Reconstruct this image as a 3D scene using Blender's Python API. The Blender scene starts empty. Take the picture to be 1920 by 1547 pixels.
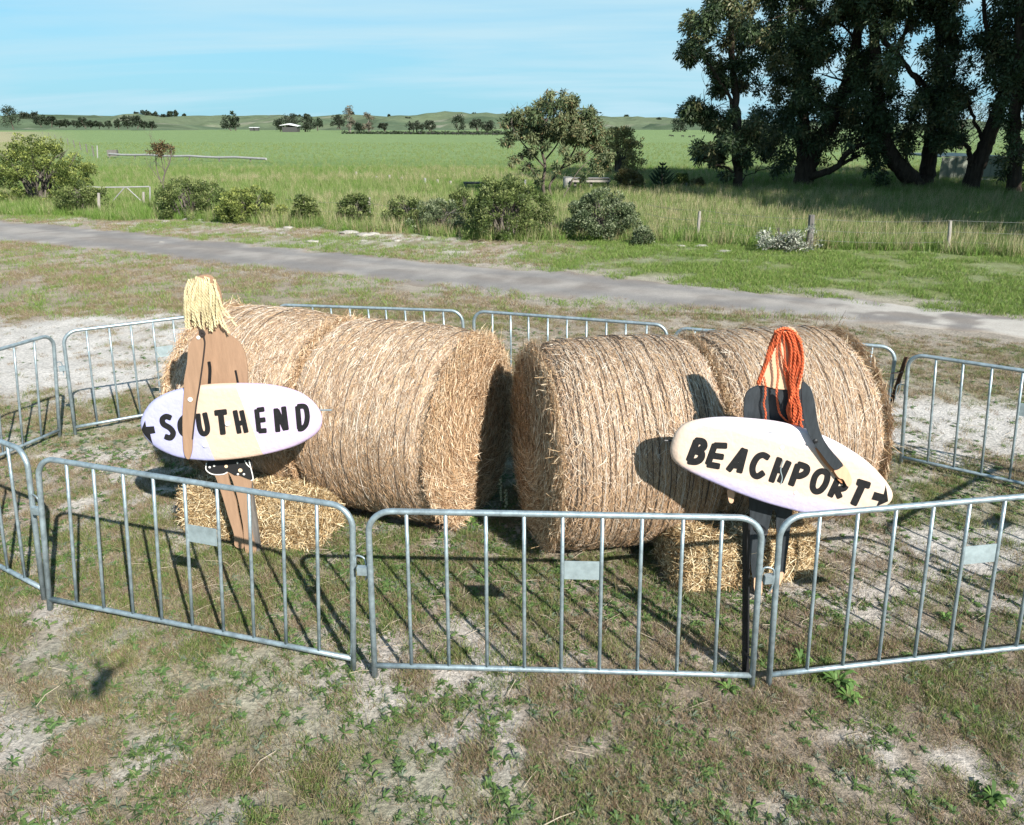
import bpy, math, random
import numpy as np
from mathutils import Vector
from mathutils.geometry import tessellate_polygon
rad = math.radians
rng = np.random.default_rng(7)
random.seed(7)
sc = bpy.context.scene
COL = sc.collection

# ------------------------------------------------------------------ camera
CX, CY, FPX, HOR, CAMH = 960.0, 773.5, 1430.0, 235.0, 3.05
PITCH = math.atan((CY-HOR)/FPX)
cd = bpy.data.cameras.new('camera'); cam = bpy.data.objects.new('camera', cd); COL.objects.link(cam)
cam.location = (0, 0, CAMH); cam.rotation_euler = (math.pi/2-PITCH, 0, 0)
cd.sensor_width = 36; cd.lens = FPX/1920*36; cd.clip_start = .05; cd.clip_end = 6000
sc.camera = cam
FW = np.array([0, math.cos(PITCH), -math.sin(PITCH)]); UP = np.array([0, math.sin(PITCH), math.cos(PITCH)]); RT = np.array([1., 0, 0])
CAM = np.array([0, 0, CAMH])
def ray(x, y): return FW*FPX+RT*(x-CX)+UP*(CY-y)
def G(x, y, z=0.):                       # ground (height z) point seen at photo pixel
    r = ray(x, y); return CAM+r*(z-CAMH)/r[2]
def D(x, y, Y):                          # point seen at photo pixel, at depth Y
    r = ray(x, y); return CAM+r*Y/r[1]

# ------------------------------------------------------------------ light, sky, exposure
SUN_EL, SUN_AZ = 34.5, 147.5             # azimuth clockwise from +Y, where the sun stands
sv = Vector((math.sin(rad(SUN_AZ))*math.cos(rad(SUN_EL)), math.cos(rad(SUN_AZ))*math.cos(rad(SUN_EL)), math.sin(rad(SUN_EL))))
ld = bpy.data.lights.new('sun', 'SUN'); ld.energy = 5.0; ld.angle = rad(.5); ld.color = (1, .955, .88)
lo = bpy.data.objects.new('sun', ld); COL.objects.link(lo); lo.rotation_euler = sv.to_track_quat('Z', 'Y').to_euler()
w = bpy.data.worlds.new('World'); sc.world = w; w.use_nodes = True
nt = w.node_tree; N = nt.nodes; L = nt.links; N.clear()
def nd(N, t, **k):
    n = N.new(t)
    for a, b in k.items(): setattr(n, a, b)
    return n
sky = nd(N, 'ShaderNodeTexSky', sky_type='NISHITA', sun_disc=False, sun_elevation=rad(SUN_EL), sun_rotation=rad(SUN_AZ), air_density=1.0, dust_density=.4, ozone_density=1.6, altitude=20)
tint = nd(N, 'ShaderNodeMix', data_type='RGBA', blend_type='MULTIPLY'); tint.inputs[0].default_value = 1; tint.inputs[7].default_value = (.47, .90, 1.08, 1)
tc = N.new('ShaderNodeTexCoord'); sep = N.new('ShaderNodeSeparateXYZ'); L.new(tc.outputs['Generated'], sep.inputs[0])
# clouds on a flat layer: project direction onto a plane overhead
zc = nd(N, 'ShaderNodeMath', operation='MAXIMUM'); zc.inputs[1].default_value = 0.0; L.new(sep.outputs[2], zc.inputs[0])
za = nd(N, 'ShaderNodeMath', operation='ADD'); za.inputs[1].default_value = .12; L.new(zc.outputs[0], za.inputs[0])
dx = nd(N, 'ShaderNodeMath', operation='DIVIDE'); dy = nd(N, 'ShaderNodeMath', operation='DIVIDE')
L.new(sep.outputs[0], dx.inputs[0]); L.new(za.outputs[0], dx.inputs[1]); L.new(sep.outputs[1], dy.inputs[0]); L.new(za.outputs[0], dy.inputs[1])
cmb = N.new('ShaderNodeCombineXYZ'); L.new(dx.outputs[0], cmb.inputs[0]); L.new(dy.outputs[0], cmb.inputs[1])
mp = N.new('ShaderNodeMapping'); mp.inputs['Rotation'].default_value = (0, 0, rad(8)); mp.inputs['Scale'].default_value = (.34, 1.0, 1); mp.inputs['Location'].default_value = (3.1, 1.7, 0)
L.new(cmb.outputs[0], mp.inputs[0])
cn = N.new('ShaderNodeTexNoise'); cn.inputs['Scale'].default_value = .9; cn.inputs['Detail'].default_value = 8; cn.inputs['Roughness'].default_value = .52; cn.inputs['Distortion'].default_value = .35
L.new(mp.outputs[0], cn.inputs[0])
cr = N.new('ShaderNodeValToRGB'); cr.color_ramp.elements[0].position = .40; cr.color_ramp.elements[0].color = (.0,)*3+(1,); cr.color_ramp.elements[1].position = .60; cr.color_ramp.elements[1].color = (.95,)*3+(1,)
L.new(cn.outputs[0], cr.inputs[0])
cm = nd(N, 'ShaderNodeMix', data_type='RGBA'); cm.inputs[7].default_value = (4.3, 6.4, 7.4, 1)
hz = N.new('ShaderNodeMapRange'); hz.interpolation_type = 'SMOOTHSTEP'; hz.inputs[1].default_value = -.02; hz.inputs[2].default_value = .34; hz.inputs[3].default_value = .85; hz.inputs[4].default_value = .12; L.new(sep.outputs[2], hz.inputs[0])
hm = nd(N, 'ShaderNodeMix', data_type='RGBA'); hm.inputs[7].default_value = (2.95, 5.5, 7.0, 1); L.new(hz.outputs[0], hm.inputs[0]); L.new(tint.outputs[2], hm.inputs[6])
L.new(sky.outputs[0], tint.inputs[6]); L.new(hm.outputs[2], cm.inputs[6]); L.new(cr.outputs[0], cm.inputs[0])
bg = N.new('ShaderNodeBackground'); bg.inputs[1].default_value = .062; L.new(cm.outputs[2], bg.inputs[0])
wo = N.new('ShaderNodeOutputWorld'); L.new(bg.outputs[0], wo.inputs[0])
sc.view_settings.view_transform = 'Standard'; sc.view_settings.look = 'None'; sc.view_settings.gamma = 1; sc.view_settings.exposure = 1.03
sc.render.engine = 'CYCLES'; sc.cycles.max_bounces = 5; sc.cycles.diffuse_bounces = 2; sc.cycles.transparent_max_bounces = 8

# ------------------------------------------------------------------ helpers
def props(o, label=None, cat=None, group=None, kind=None):
    if label: o['label'] = label
    if cat: o['category'] = cat
    if group: o['group'] = group
    if kind: o['kind'] = kind
    return o
def wloc(o):
    v = np.zeros(3)
    while o: v += np.array(o.location); o = o.parent
    return v
def empty(name, loc, label, cat, group=None):
    o = bpy.data.objects.new(name, None); o.empty_display_size = .2; o.location = loc; COL.objects.link(o)
    return props(o, label, cat, group)
def mkmesh(name, V, F, col=None, smooth=False, uv=None):
    """V (n,3); F an int array (m,k) or a list of them; col (n,3) point colours; uv (n,2) per vertex"""
    if not isinstance(F, list) or (len(F) and not hasattr(F[0], 'shape')): F = [np.array(F)] if not isinstance(F, list) else [np.array([f]) for f in F]
    F = [np.atleast_2d(f) for f in F if len(f)]
    me = bpy.data.meshes.new(name)
    V = np.asarray(V, np.float32)
    loops = np.concatenate([f.ravel() for f in F]).astype(np.int32)
    tot = np.concatenate([np.full(len(f), f.shape[1]) for f in F]).astype(np.int32)
    st = np.concatenate([[0], np.cumsum(tot)[:-1]]).astype(np.int32)
    me.vertices.add(len(V)); me.vertices.foreach_set('co', V.ravel())
    me.loops.add(len(loops)); me.loops.foreach_set('vertex_index', loops)
    me.polygons.add(len(tot)); me.polygons.foreach_set('loop_start', st); me.polygons.foreach_set('loop_total', tot)
    me.polygons.foreach_set('use_smooth', np.full(len(tot), bool(smooth)))
    if col is not None:
        a = me.color_attributes.new('col', 'FLOAT_COLOR', 'POINT')
        a.data.foreach_set('color', np.c_[np.broadcast_to(col, (len(V), 3)), np.ones(len(V))].astype(np.float32).ravel())
    if uv is not None:
        u = me.uv_layers.new(name='uv'); u.data.foreach_set('uv', np.asarray(uv, np.float32)[loops].ravel())
    me.update(calc_edges=True); me.validate()
    return me
def obj(name, V, F, mat, parent=None, col=None, smooth=False, loc=None, uv=None, **kw):
    """link ONE mesh object; V in world coordinates"""
    base = wloc(parent) if parent else np.zeros(3)
    l = np.zeros(3) if loc is None else np.array(loc)-base
    me = mkmesh(name, np.asarray(V)-base-l, F, col, smooth, uv)
    if mat: me.materials.append(mat)
    o = bpy.data.objects.new(name, me); o.location = l; COL.objects.link(o)
    if parent: o.parent = parent
    props(o, **kw); return o
class MB:
    def __init__(s): s.V = []; s.F = {}; s.n = 0; s.C = []
    def add(s, V, F, col=None):
        V = np.asarray(V, float)
        for f in (F if isinstance(F, list) else [F]):
            f = np.atleast_2d(np.asarray(f)); s.F.setdefault(f.shape[1], []).append(f+s.n)
        s.V.append(V); s.n += len(V)
        s.C.append(np.broadcast_to((.5, .5, .5) if col is None else col, (len(V), 3)))
    def build(s, name, mat, parent=None, colour=False, **kw):
        return obj(name, np.concatenate(s.V), [np.concatenate(f) for f in s.F.values()], mat, parent, np.concatenate(s.C) if colour else None, **kw)
def tube(P, R, n=8, caps=True):
    P = np.asarray(P, float); m = len(P); R = np.broadcast_to(R, (m,))
    T = np.gradient(P, axis=0); T /= np.linalg.norm(T, axis=1)[:, None]+1e-12
    ref = np.array([0, 0, 1.]) if abs(T[0, 2]) < .9 else np.array([0, 1., 0])
    u = np.cross(T[0], ref); u /= np.linalg.norm(u); V = []
    a = np.arange(n)*2*np.pi/n
    for i in range(m):
        u = u-T[i]*(u@T[i]); u /= np.linalg.norm(u)+1e-12; v = np.cross(T[i], u)
        V.append(P[i]+R[i]*(np.cos(a)[:, None]*u+np.sin(a)[:, None]*v))
    V = np.concatenate(V); i = np.arange(m-1)[:, None]*n; j = np.arange(n)[None]; k = (j+1) % n
    F = np.stack([i+j, i+k, i+n+k, i+n+j], -1).reshape(-1, 4)
    out = [F]
    if caps: out += [np.arange(n)[::-1][None], (np.arange(n)+(m-1)*n)[None]]
    return V, out
def box(c, s, rz=0.):
    x, y, z = np.array(s)/2.
    V = np.array([[a, b, c_] for c_ in (-z, z) for a, b in ((-x, -y), (x, -y), (x, y), (-x, y))])
    V = V@np.array([[math.cos(rz), math.sin(rz), 0], [-math.sin(rz), math.cos(rz), 0], [0, 0, 1]])+np.array(c)
    return V, np.array([[3, 2, 1, 0], [4, 5, 6, 7], [0, 1, 5, 4], [1, 2, 6, 5], [2, 3, 7, 6], [3, 0, 4, 7]])
def smoothpath(P, m=8):
    P = np.asarray(P, float); n = len(P); out = []
    for i in range(n-1):
        a, b, c, d = P[max(i-1, 0)], P[i], P[i+1], P[min(i+2, n-1)]
        for t in np.linspace(0, 1, m, endpoint=False):
            out.append(.5*((2*b)+(c-a)*t+(2*a-5*b+4*c-d)*t*t+(3*b-a-3*c+d)*t**3))
    out.append(P[-1]); return np.array(out)
def smoothloop(P, m=6):
    P = np.asarray(P, float); n = len(P); out = []
    for i in range(n):
        a, b, c, d = P[i-1], P[i], P[(i+1) % n], P[(i+2) % n]
        for t in np.linspace(0, 1, m, endpoint=False):
            out.append(.5*((2*b)+(c-a)*t+(2*a-5*b+4*c-d)*t*t+(3*b-a-3*c+d)*t**3))
    return np.array(out)
# value noise for masks
_pn = np.random.default_rng(3).random((256, 256))
def vn(x, y, s, o=0):
    x = np.asarray(x)*s+17.3+o*31.7; y = np.asarray(y)*s+41.9+o*13.1
    xi = np.floor(x).astype(int); yi = np.floor(y).astype(int); fx = x-xi; fy = y-yi
    fx = fx*fx*(3-2*fx); fy = fy*fy*(3-2*fy)
    g = lambda a, b: _pn[a % 256, b % 256]
    return (g(xi, yi)*(1-fx)+g(xi+1, yi)*fx)*(1-fy)+(g(xi, yi+1)*(1-fx)+g(xi+1, yi+1)*fx)*fy
def fbm(x, y, s, o=0): return (vn(x, y, s, o)*.5+vn(x, y, s*2.1, o+1)*.28+vn(x, y, s*4.3, o+2)*.15+vn(x, y, s*9, o+3)*.07)
def sst(a, b, x): t = np.clip((x-a)/(b-a), 0, 1); return t*t*(3-2*t)
def mixc(a, b, t): return np.asarray(a)*(1-t[..., None])+np.asarray(b)*t[..., None]

# ------------------------------------------------------------------ materials
def mat(name, col=(.5, .5, .5), rough=.6, metal=0, spec=.4, attr=False, noise=None, bump=0, bscale=60, trans=0, stretch=None, coord='Object'):
    m = bpy.data.materials.new(name); m.use_nodes = True; N = m.node_tree.nodes; L = m.node_tree.links
    b = N['Principled BSDF']; b.inputs['Roughness'].default_value = rough; b.inputs['Metallic'].default_value = metal
    b.inputs['Specular IOR Level'].default_value = spec
    if attr: a = nd(N, 'ShaderNodeAttribute', attribute_name='col'); src = a.outputs['Color']
    else: a = N.new('ShaderNodeRGB'); a.outputs[0].default_value = (*col, 1); src = a.outputs[0]
    vec = None
    if noise or bump:
        tc = N.new('ShaderNodeTexCoord'); mp = N.new('ShaderNodeMapping'); L.new(tc.outputs[coord], mp.inputs[0]); vec = mp.outputs[0]
        if stretch: mp.inputs['Scale'].default_value = stretch
    if noise:                           # (scale, low multiplier, high multiplier)
        n = N.new('ShaderNodeTexNoise'); n.inputs['Scale'].default_value = noise[0]; n.inputs['Detail'].default_value = 6; n.inputs['Roughness'].default_value = .65; L.new(vec, n.inputs[0])
        r = N.new('ShaderNodeMapRange'); r.inputs[1].default_value = .3; r.inputs[2].default_value = .7; r.inputs[3].default_value = noise[1]; r.inputs[4].default_value = noise[2]; L.new(n.outputs[0], r.inputs[0])
        x = nd(N, 'ShaderNodeMix', data_type='RGBA', blend_type='MULTIPLY'); x.inputs[0].default_value = 1; L.new(src, x.inputs[6]); L.new(r.outputs[0], x.inputs[7]); src = x.outputs[2]
    L.new(src, b.inputs['Base Color'])
    if bump:
        n2 = N.new('ShaderNodeTexNoise'); n2.inputs['Scale'].default_value = bscale; n2.inputs['Detail'].default_value = 5; L.new(vec, n2.inputs[0])
        bp = N.new('ShaderNodeBump'); bp.inputs['Strength'].default_value = 1; bp.inputs['Distance'].default_value = bump; L.new(n2.outputs[0], bp.inputs['Height']); L.new(bp.outputs[0], b.inputs['Normal'])
    if trans:                           # thin leaf: some light comes through
        t = N.new('ShaderNodeBsdfTranslucent'); L.new(src, t.inputs[0]); ms = N.new('ShaderNodeMixShader'); ms.inputs[0].default_value = trans
        L.new(b.outputs[0], ms.inputs[1]); L.new(t.outputs[0], ms.inputs[2]); L.new(ms.outputs[0], N['Material Output'].inputs[0])
    return m
M = dict(
 galv=mat('galvanised_steel', (.29, .355, .385), .42, .55, .5, noise=(18, .62, 1.3), bump=.0008, bscale=90),
 plate=mat('galvanised_plate', (.33, .40, .42), .5, .45, .5, noise=(14, .75, 1.2), bump=.0005, bscale=60),
 blackpost=mat('black_painted_steel', (.012, .012, .014), .45, 0, .5, noise=(30, .7, 1.5)),
 rust=mat('rusty_steel', (.10, .055, .035), .85, .2, .3, noise=(25, .5, 1.5), bump=.001),
 wire=mat('fence_wire', (.22, .22, .21), .5, .6),
 ply=mat('tan_painted_plywood', (.295, .185, .118), .6, 0, .3, noise=(5, .86, 1.12), stretch=(7, 7, 1), bump=.0008, bscale=20),
 ply_pale=mat('pale_skin_paint', (.60, .37, .24), .6, 0, .3, noise=(6, .92, 1.08), stretch=(6, 6, 1), bump=.0006, bscale=20),
 ply_edge=mat('orange_shaded_skin', (.46, .21, .10), .6, 0, .3, noise=(6, .9, 1.1)),  # orange stands for skin in shadow: the shade is put into the colour
 wetsuit=mat('black_wetsuit_paint', (.028, .033, .038), .42, 0, .35, noise=(9, .75, 1.4), stretch=(5, 5, 1), bump=.0008, bscale=25),
 ink=mat('black_brushed_paint', (.011, .011, .012), .42, 0, .35, noise=(60, .75, 1.6)),
 shorts=mat('black_fabric_paint', (.012, .012, .013), .7),
 whitepaint=mat('white_paint', (.78, .76, .72), .55),
 peachspot=mat('peach_paint_spot', (.78, .55, .36), .6),
 blond=mat('blond_braided_yarn', (.66, .56, .34), .85, 0, .2, noise=(14, .62, 1.25)),
 redyarn=mat('orange_red_yarn', (.62, .13, .05), .8, 0, .25, noise=(14, .6, 1.3)),
 rope=mat('dark_cord', (.03, .022, .02), .9),
 straw=mat('straw_strands', attr=True, rough=.62, spec=.28, trans=.12),
 leaf=mat('leaves', attr=True, rough=.55, spec=.3, trans=.22),
 gumleaf=mat('gum_leaves', attr=True, rough=.5, spec=.32, trans=.14),
 grass=mat('grass_blades', attr=True, rough=.6, spec=.25, trans=.25),
 bark=mat('grey_brown_bark', (.085, .070, .058), .9, 0, .1, noise=(3, .5, 1.5), stretch=(3, 3, .6), bump=.03, bscale=8),
 darkbark=mat('dark_gum_bark', (.050, .038, .030), .9, 0, .1, noise=(3, .5, 1.6), stretch=(3, 3, .6), bump=.04, bscale=6),
 palebark=mat('pale_gum_bark', (.17, .15, .13), .85, 0, .1, noise=(2.5, .5, 1.4), stretch=(3, 3, .5), bump=.02, bscale=6),
 stem=mat('grey_stems', (.105, .09, .075), .9),
 wood=mat('weathered_post_wood', (.30, .275, .245), .9, 0, .1, noise=(12, .6, 1.3), stretch=(4, 4, .5), bump=.004, bscale=30),
 greypost=mat('dark_weathered_wood', (.13, .12, .11), .9, noise=(12, .6, 1.3), stretch=(4, 4, .5), bump=.004, bscale=30),
 whitesteel=mat('white_painted_pipe', (.28, .275, .27), .6, noise=(3, .8, 1.1)),
 concrete=mat('grey_concrete', (.30, .29, .28), .9, noise=(4, .6, 1.3), bump=.01, bscale=10),
 shed=mat('green_grey_sheeting', (.19, .205, .165), .6, noise=(.8, .85, 1.1)),
 shedlight=mat('cream_sheeting', (.52, .47, .33), .6),
 roofw=mat('pale_roof_sheeting', (.60, .61, .63), .5), housew=mat('dark_farm_wall', (.05, .05, .048), .8),  # far shed walls: one even dark tone
 rock=mat('pale_limestone', (.30, .28, .25), .95, noise=(6, .6, 1.25), bump=.02, bscale=12),
 cow=mat('dark_cattle_hide', (.02, .018, .017), .8),
)
# bale: stretched straw streaks, weathered pale outside
def balemat(name, c1, c2, c3, stretch, bumpd=.02, uvs=True):
    m = bpy.data.materials.new(name); m.use_nodes = True; N = m.node_tree.nodes; L = m.node_tree.links; b = N['Principled BSDF']
    b.inputs['Roughness'].default_value = .8; b.inputs['Specular IOR Level'].default_value = .15
    tc = N.new('ShaderNodeTexCoord'); mp = N.new('ShaderNodeMapping'); L.new(tc.outputs['UV' if uvs else 'Object'], mp.inputs[0]); mp.inputs['Scale'].default_value = stretch
    n1 = N.new('ShaderNodeTexNoise'); n1.inputs['Scale'].default_value = 1; n1.inputs['Detail'].default_value = 5; n1.inputs['Roughness'].default_value = .7; n1.inputs['Distortion'].default_value = .6; L.new(mp.outputs[0], n1.inputs[0])
    r = N.new('ShaderNodeValToRGB'); e = r.color_ramp.elements; e[0].position = .34; e[0].color = (*c1, 1); e[1].position = .66; e[1].color = (*c3, 1); q = e.new(.5); q.color = (*c2, 1)
    L.new(n1.outputs[0], r.inputs[0])
    n2 = N.new('ShaderNodeTexNoise'); n2.inputs['Scale'].default_value = 3.2; n2.inputs['Detail'].default_value = 3; L.new(tc.outputs['Object'], n2.inputs[0])
    mr = N.new('ShaderNodeMapRange'); mr.inputs[1].default_value = .35; mr.inputs[2].default_value = .65; mr.inputs[3].default_value = .78; mr.inputs[4].default_value = 1.15; L.new(n2.outputs[0], mr.inputs[0])
    x = nd(N, 'ShaderNodeMix', data_type='RGBA', blend_type='MULTIPLY'); x.inputs[0].default_value = 1; L.new(r.outputs[0], x.inputs[6]); L.new(mr.outputs[0], x.inputs[7])
    L.new(x.outputs[2], b.inputs['Base Color'])
    bp = N.new('ShaderNodeBump'); bp.inputs['Distance'].default_value = bumpd; L.new(n1.outputs[0], bp.inputs['Height']); L.new(bp.outputs[0], b.inputs['Normal'])
    return m
M['bale_side'] = balemat('weathered_bale_side', (.14, .095, .066), (.40, .295, .205), (.60, .51, .41), (6, 60, 1), .02)
M['bale_end'] = balemat('golden_bale_end', (.15, .085, .045), (.44, .30, .18), (.62, .48, .33), (16, 16, 16), .03, False)
M['hay'] = balemat('small_bale_straw', (.10, .06, .025), (.36, .24, .11), (.56, .42, .22), (22, 22, 22), .03, False)

# ------------------------------------------------------------------ ground zones
RD = np.array([(-45, 38.5, 2.4), (-30, 31.2, 2.2), (-16.2, 24.4, 1.9), (-9.5, 20.9, 1.65), (-3.2, 17.6, 1.6), (2.7, 14.65, 1.4), (5.2, 13.65, 1.15), (8.0, 12.1, 1.0), (14, 9.3, 1.0), (26, 3, 1.2)])
def road_d(x, y):
    """signed distance outside the track edge; side > 0 beyond the track"""
    x = np.asarray(x, float); y = np.asarray(y, float); best = np.full(x.shape, 1e9); side = np.zeros(x.shape)
    for (ax, ay, aw), (bx, by, bw) in zip(RD[:-1], RD[1:]):
        ex, ey = bx-ax, by-ay; t = np.clip(((x-ax)*ex+(y-ay)*ey)/(ex*ex+ey*ey), 0, 1)
        d = np.hypot(x-ax-t*ex, y-ay-t*ey)-(aw+(bw-aw)*t); s = (ex*(y-ay)-ey*(x-ax))
        k = d < best; best = np.where(k, d, best); side = np.where(k, s, side)
    return best, np.sign(side)
def verge_far(x):                       # where the tall paddock grass begins
    return np.interp(x, [-40, -18, -12, -7, -1, 3, 6, 9, 13, 20, 40], [34, 28.0, 27.2, 25.2, 22.2, 21.6, 20.6, 19.4, 18.6, 17.5, 15])
def zones(x, y):
    x = np.asarray(x, float); y = np.asarray(y, float)
    d, side = road_d(x, y); n1 = fbm(x, y, .35, 5); n2 = fbm(x, y, 1.3, 9)
    road = sst(.25, -.25, d+(n2-.5)*1.0)
    near = (side < 0)
    sandL = sst(1.0, .2, ((x+7.2)/4.6)**2+((y-10.6)/2.7)**2+(n2-.5)*1.6)
    sandR = sst(1.0, .3, ((x-5.5)/2.3)**2+((y-7.6)/1.35)**2+(n2-.5)*1.5)
    sandR2 = sst(1.0, .3, ((x-3.6)/.8)**2+((y-5.2)/.35)**2+(n2-.5)*2)*.8
    sand = np.where(near, np.maximum(np.maximum(sandL, sandR), sandR2), 0)
    vf = verge_far(x)+(n1-.5)*2.5
    tall = sst(-.5, .8, y-vf)*(~near)
    green = np.where(near, sst(.42, .62, fbm(x, y, .5, 21)), np.where(x > 0, sst(-1.5, 3.0, x+(n1-.5)*6), sst(.45, .6, n1)*.5))
    return dict(road=road, sand=sand, tall=tall, green=green, d=d, near=near, n1=n1, n2=n2)
def rich(x, y): return .095*sst(-1.2, 1.2, x+(vn(x, y, .8, 77)-.5)*1.5)*sst(4.6, 3.4, y)+.05*sst(0, 1, 1-((x+1.5)/2.2)**2-((y-4.6)/.8)**2)-.035*sst(-.6, -2.2, x)*sst(4.4, 3.8, y)
def spaced(parts):
    out = []
    for a, b, s in parts: out += list(np.arange(a, b, s))
    return np.array(out)
def geo(a, b, s, k):
    out = [a]
    while out[-1] < b: out.append(out[-1]+s); s *= k
    return out
xp = np.array(geo(9, 3200, .15, 1.085)); xs = np.concatenate([-xp[::-1], np.arange(-8.85, 8.9, .13), xp])
ys = np.array(list(-np.array(geo(0, 300, .5, 1.4))[::-1])[:-1]+list(np.arange(0, 1.5, .3))+list(np.arange(1.5, 13, .13))+geo(13, 4000, .14, 1.028))
X, Y = np.meshgrid(xs, ys); Z = (fbm(X, Y, .9, 2)-.5)*.05*sst(60, 20, np.hypot(X, Y)); zz = zones(X, Y)
Z += (fbm(X, Y, 5, 12)-.5)*.02*sst(16, 9, Y)
Z -= sst(-.35, -.7, zz['d'])*.03
c = mixc((.27, .22, .17), (.44, .40, .36), sst(.46, .60, fbm(X, Y, 1.1, 30)*.35+fbm(X, Y, 5.2, 31)*.65-rich(X, Y)))   # near: thatch and bare sand
c = mixc(c, (.18, .175, .085), zz['green']*.5*(zz['near']))
c = mixc(c, (.26, .215, .165), sst(7.5, 10, Y)*.7*zz['near'])
c = mixc(c, (.125, .165, .045), np.where(zz['near'], 0, zz['green']*.8))
c = mixc(c, (.49, .46, .43), zz['sand'])
pal = sst(.63, .74, fbm(X, Y, .9, 44))*sst(7, 3, X)*(~zz['near'])*(1-zz['green'])*(zz['d'] > .8)
c = mixc(c, (.44, .41, .37), pal*.8)
fieldc = mixc((.115, .170, .055), (.145, .195, .07), sst(.35, .65, fbm(X, Y*.35, .05, 51)))
dry = sst(.52, .62, fbm(X*.5, Y, .07, 61))*sst(34, 44, Y)*sst(84, 66, Y)
fieldc = mixc(fieldc, (.27, .23, .12), dry*.8)
fieldc = mixc(fieldc, (.155, .215, .090), sst(60, 90, Y)*.85)
lane = sst(6, 2.5, abs(X+(Y*.66)-2.5)/np.maximum(1, Y/60))*sst(70, 110, Y)*(Y < 420)   # pale vehicle lane at the field edge
fieldc = mixc(fieldc, (.33, .27, .17), lane*.75)
c = mixc(c, fieldc, zz['tall']); c = mixc(c, (.31, .275, .235), sst(.9, .1, zz['d']+(zz['n2']-.5)*1.2)*(1-zz['tall'])*.8)
idx = np.arange(len(ys)*len(xs)).reshape(len(ys), len(xs))
F = np.stack([idx[:-1, :-1], idx[:-1, 1:], idx[1:, 1:], idx[1:, :-1]], -1).reshape(-1, 4)
def groundmat(name, fine, blo, bhi, bumpd):
    m = bpy.data.materials.new(name); m.use_nodes = True; N = m.node_tree.nodes; L = m.node_tree.links; b = N['Principled BSDF']; b.inputs['Roughness'].default_value = .95; b.inputs['Specular IOR Level'].default_value = .1
    a = nd(N, 'ShaderNodeAttribute', attribute_name='col'); tc = N.new('ShaderNodeTexCoord'); src = a.outputs[0]; hs = []
    for sc_, lo_, hi_ in fine:
        n = N.new('ShaderNodeTexNoise'); n.inputs['Scale'].default_value = sc_; n.inputs['Detail'].default_value = 6; n.inputs['Roughness'].default_value = .7; L.new(tc.outputs['Object'], n.inputs[0])
        r = N.new('ShaderNodeMapRange'); r.inputs[1].default_value = .3; r.inputs[2].default_value = .7; r.inputs[3].default_value = lo_; r.inputs[4].default_value = hi_; L.new(n.outputs[0], r.inputs[0])
        x = nd(N, 'ShaderNodeMix', data_type='RGBA', blend_type='MULTIPLY'); x.inputs[0].default_value = 1; L.new(src, x.inputs[6]); L.new(r.outputs[0], x.inputs[7]); src = x.outputs[2]; hs.append(n)
    L.new(src, b.inputs['Base Color'])
    bp = N.new('ShaderNodeBump'); bp.inputs['Distance'].default_value = bumpd; L.new(hs[0].outputs[0], bp.inputs['Height']); L.new(bp.outputs[0], b.inputs['Normal'])
    return m
M['ground'] = groundmat('ground_soil_and_grass', [(30, .55, 1.38), (3.3, .8, 1.18), (.35, .85, 1.12)], 0, 0, .03)
obj('ground', np.c_[X.ravel(), Y.ravel(), Z.ravel()], F, M['ground'], col=c.reshape(-1, 3), smooth=True, kind='structure')

# gravel track, ragged edges
def along(n=1400):
    s = np.r_[0, np.cumsum(np.hypot(*np.diff(RD[:, :2], axis=0).T))]; t = np.linspace(0, s[-1], n)
    P = np.c_[np.interp(t, s, RD[:, 0]), np.interp(t, s, RD[:, 1])]
    k = np.ones(41)/41; Pp = np.pad(P, ((20, 20), (0, 0)), 'edge'); P = np.c_[np.convolve(Pp[:, 0], k, 'valid'), np.convolve(Pp[:, 1], k, 'valid')]
    T = np.gradient(P, axis=0); T /= np.linalg.norm(T, axis=1)[:, None]; return P, np.c_[-T[:, 1], T[:, 0]], np.interp(t, s, RD[:, 2]), t
P, Nn, W, T_ = along(); nr = 17; q = np.linspace(-1, 1, nr)
e1 = 1+.0*W+(fbm(T_, T_*0, 1.0, 3)-.5)*.9-.1; e2 = .9+(fbm(T_, T_*0+9, 1.0, 4)-.5)*.9
off = np.where(q[None] < 0, q[None]*e1[:, None], q[None]*e2[:, None])*W[:, None]
RX = P[:, 0, None]+Nn[:, 0, None]*off; RY = P[:, 1, None]+Nn[:, 1, None]*off
RZ = (fbm(RX, RY, .9, 2)-.5)*.05*sst(60, 20, np.hypot(RX, RY))+.014+.010*(1-q[None]**2)-.022*sst(.72, 1.0, abs(q[None]))-.008*np.exp(-((abs(q[None])-.5)/.15)**2)
f = fbm(RX, RY, 1.2, 70); cc = mixc((.20, .178, .162), (.28, .258, .238), sst(.35, .65, f))
cc = mixc(cc, (.17, .165, .165), np.exp(-((abs(q[None])-.45)/.22)**2)*.6*np.ones_like(RX))
cc = mixc(cc, (.38, .355, .325), sst(4.5, 7, RX)*sst(.40, .55, f)); cc = mixc(cc, (.25, .19, .13), sst(.75, 1, abs(q[None])*np.ones_like(RX))*.6)
idr = np.arange(RX.size).reshape(RX.shape)
M['road'] = groundmat('gravel_track', [(45, .8, 1.15), (2.2, .88, 1.1)], 0, 0, .012)
obj('road', np.c_[RX.ravel(), RY.ravel(), RZ.ravel()], np.stack([idr[:-1, :-1], idr[1:, :-1], idr[1:, 1:], idr[:-1, 1:]], -1).reshape(-1, 4), M['road'], col=cc.reshape(-1, 3), smooth=True, kind='structure')

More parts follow.
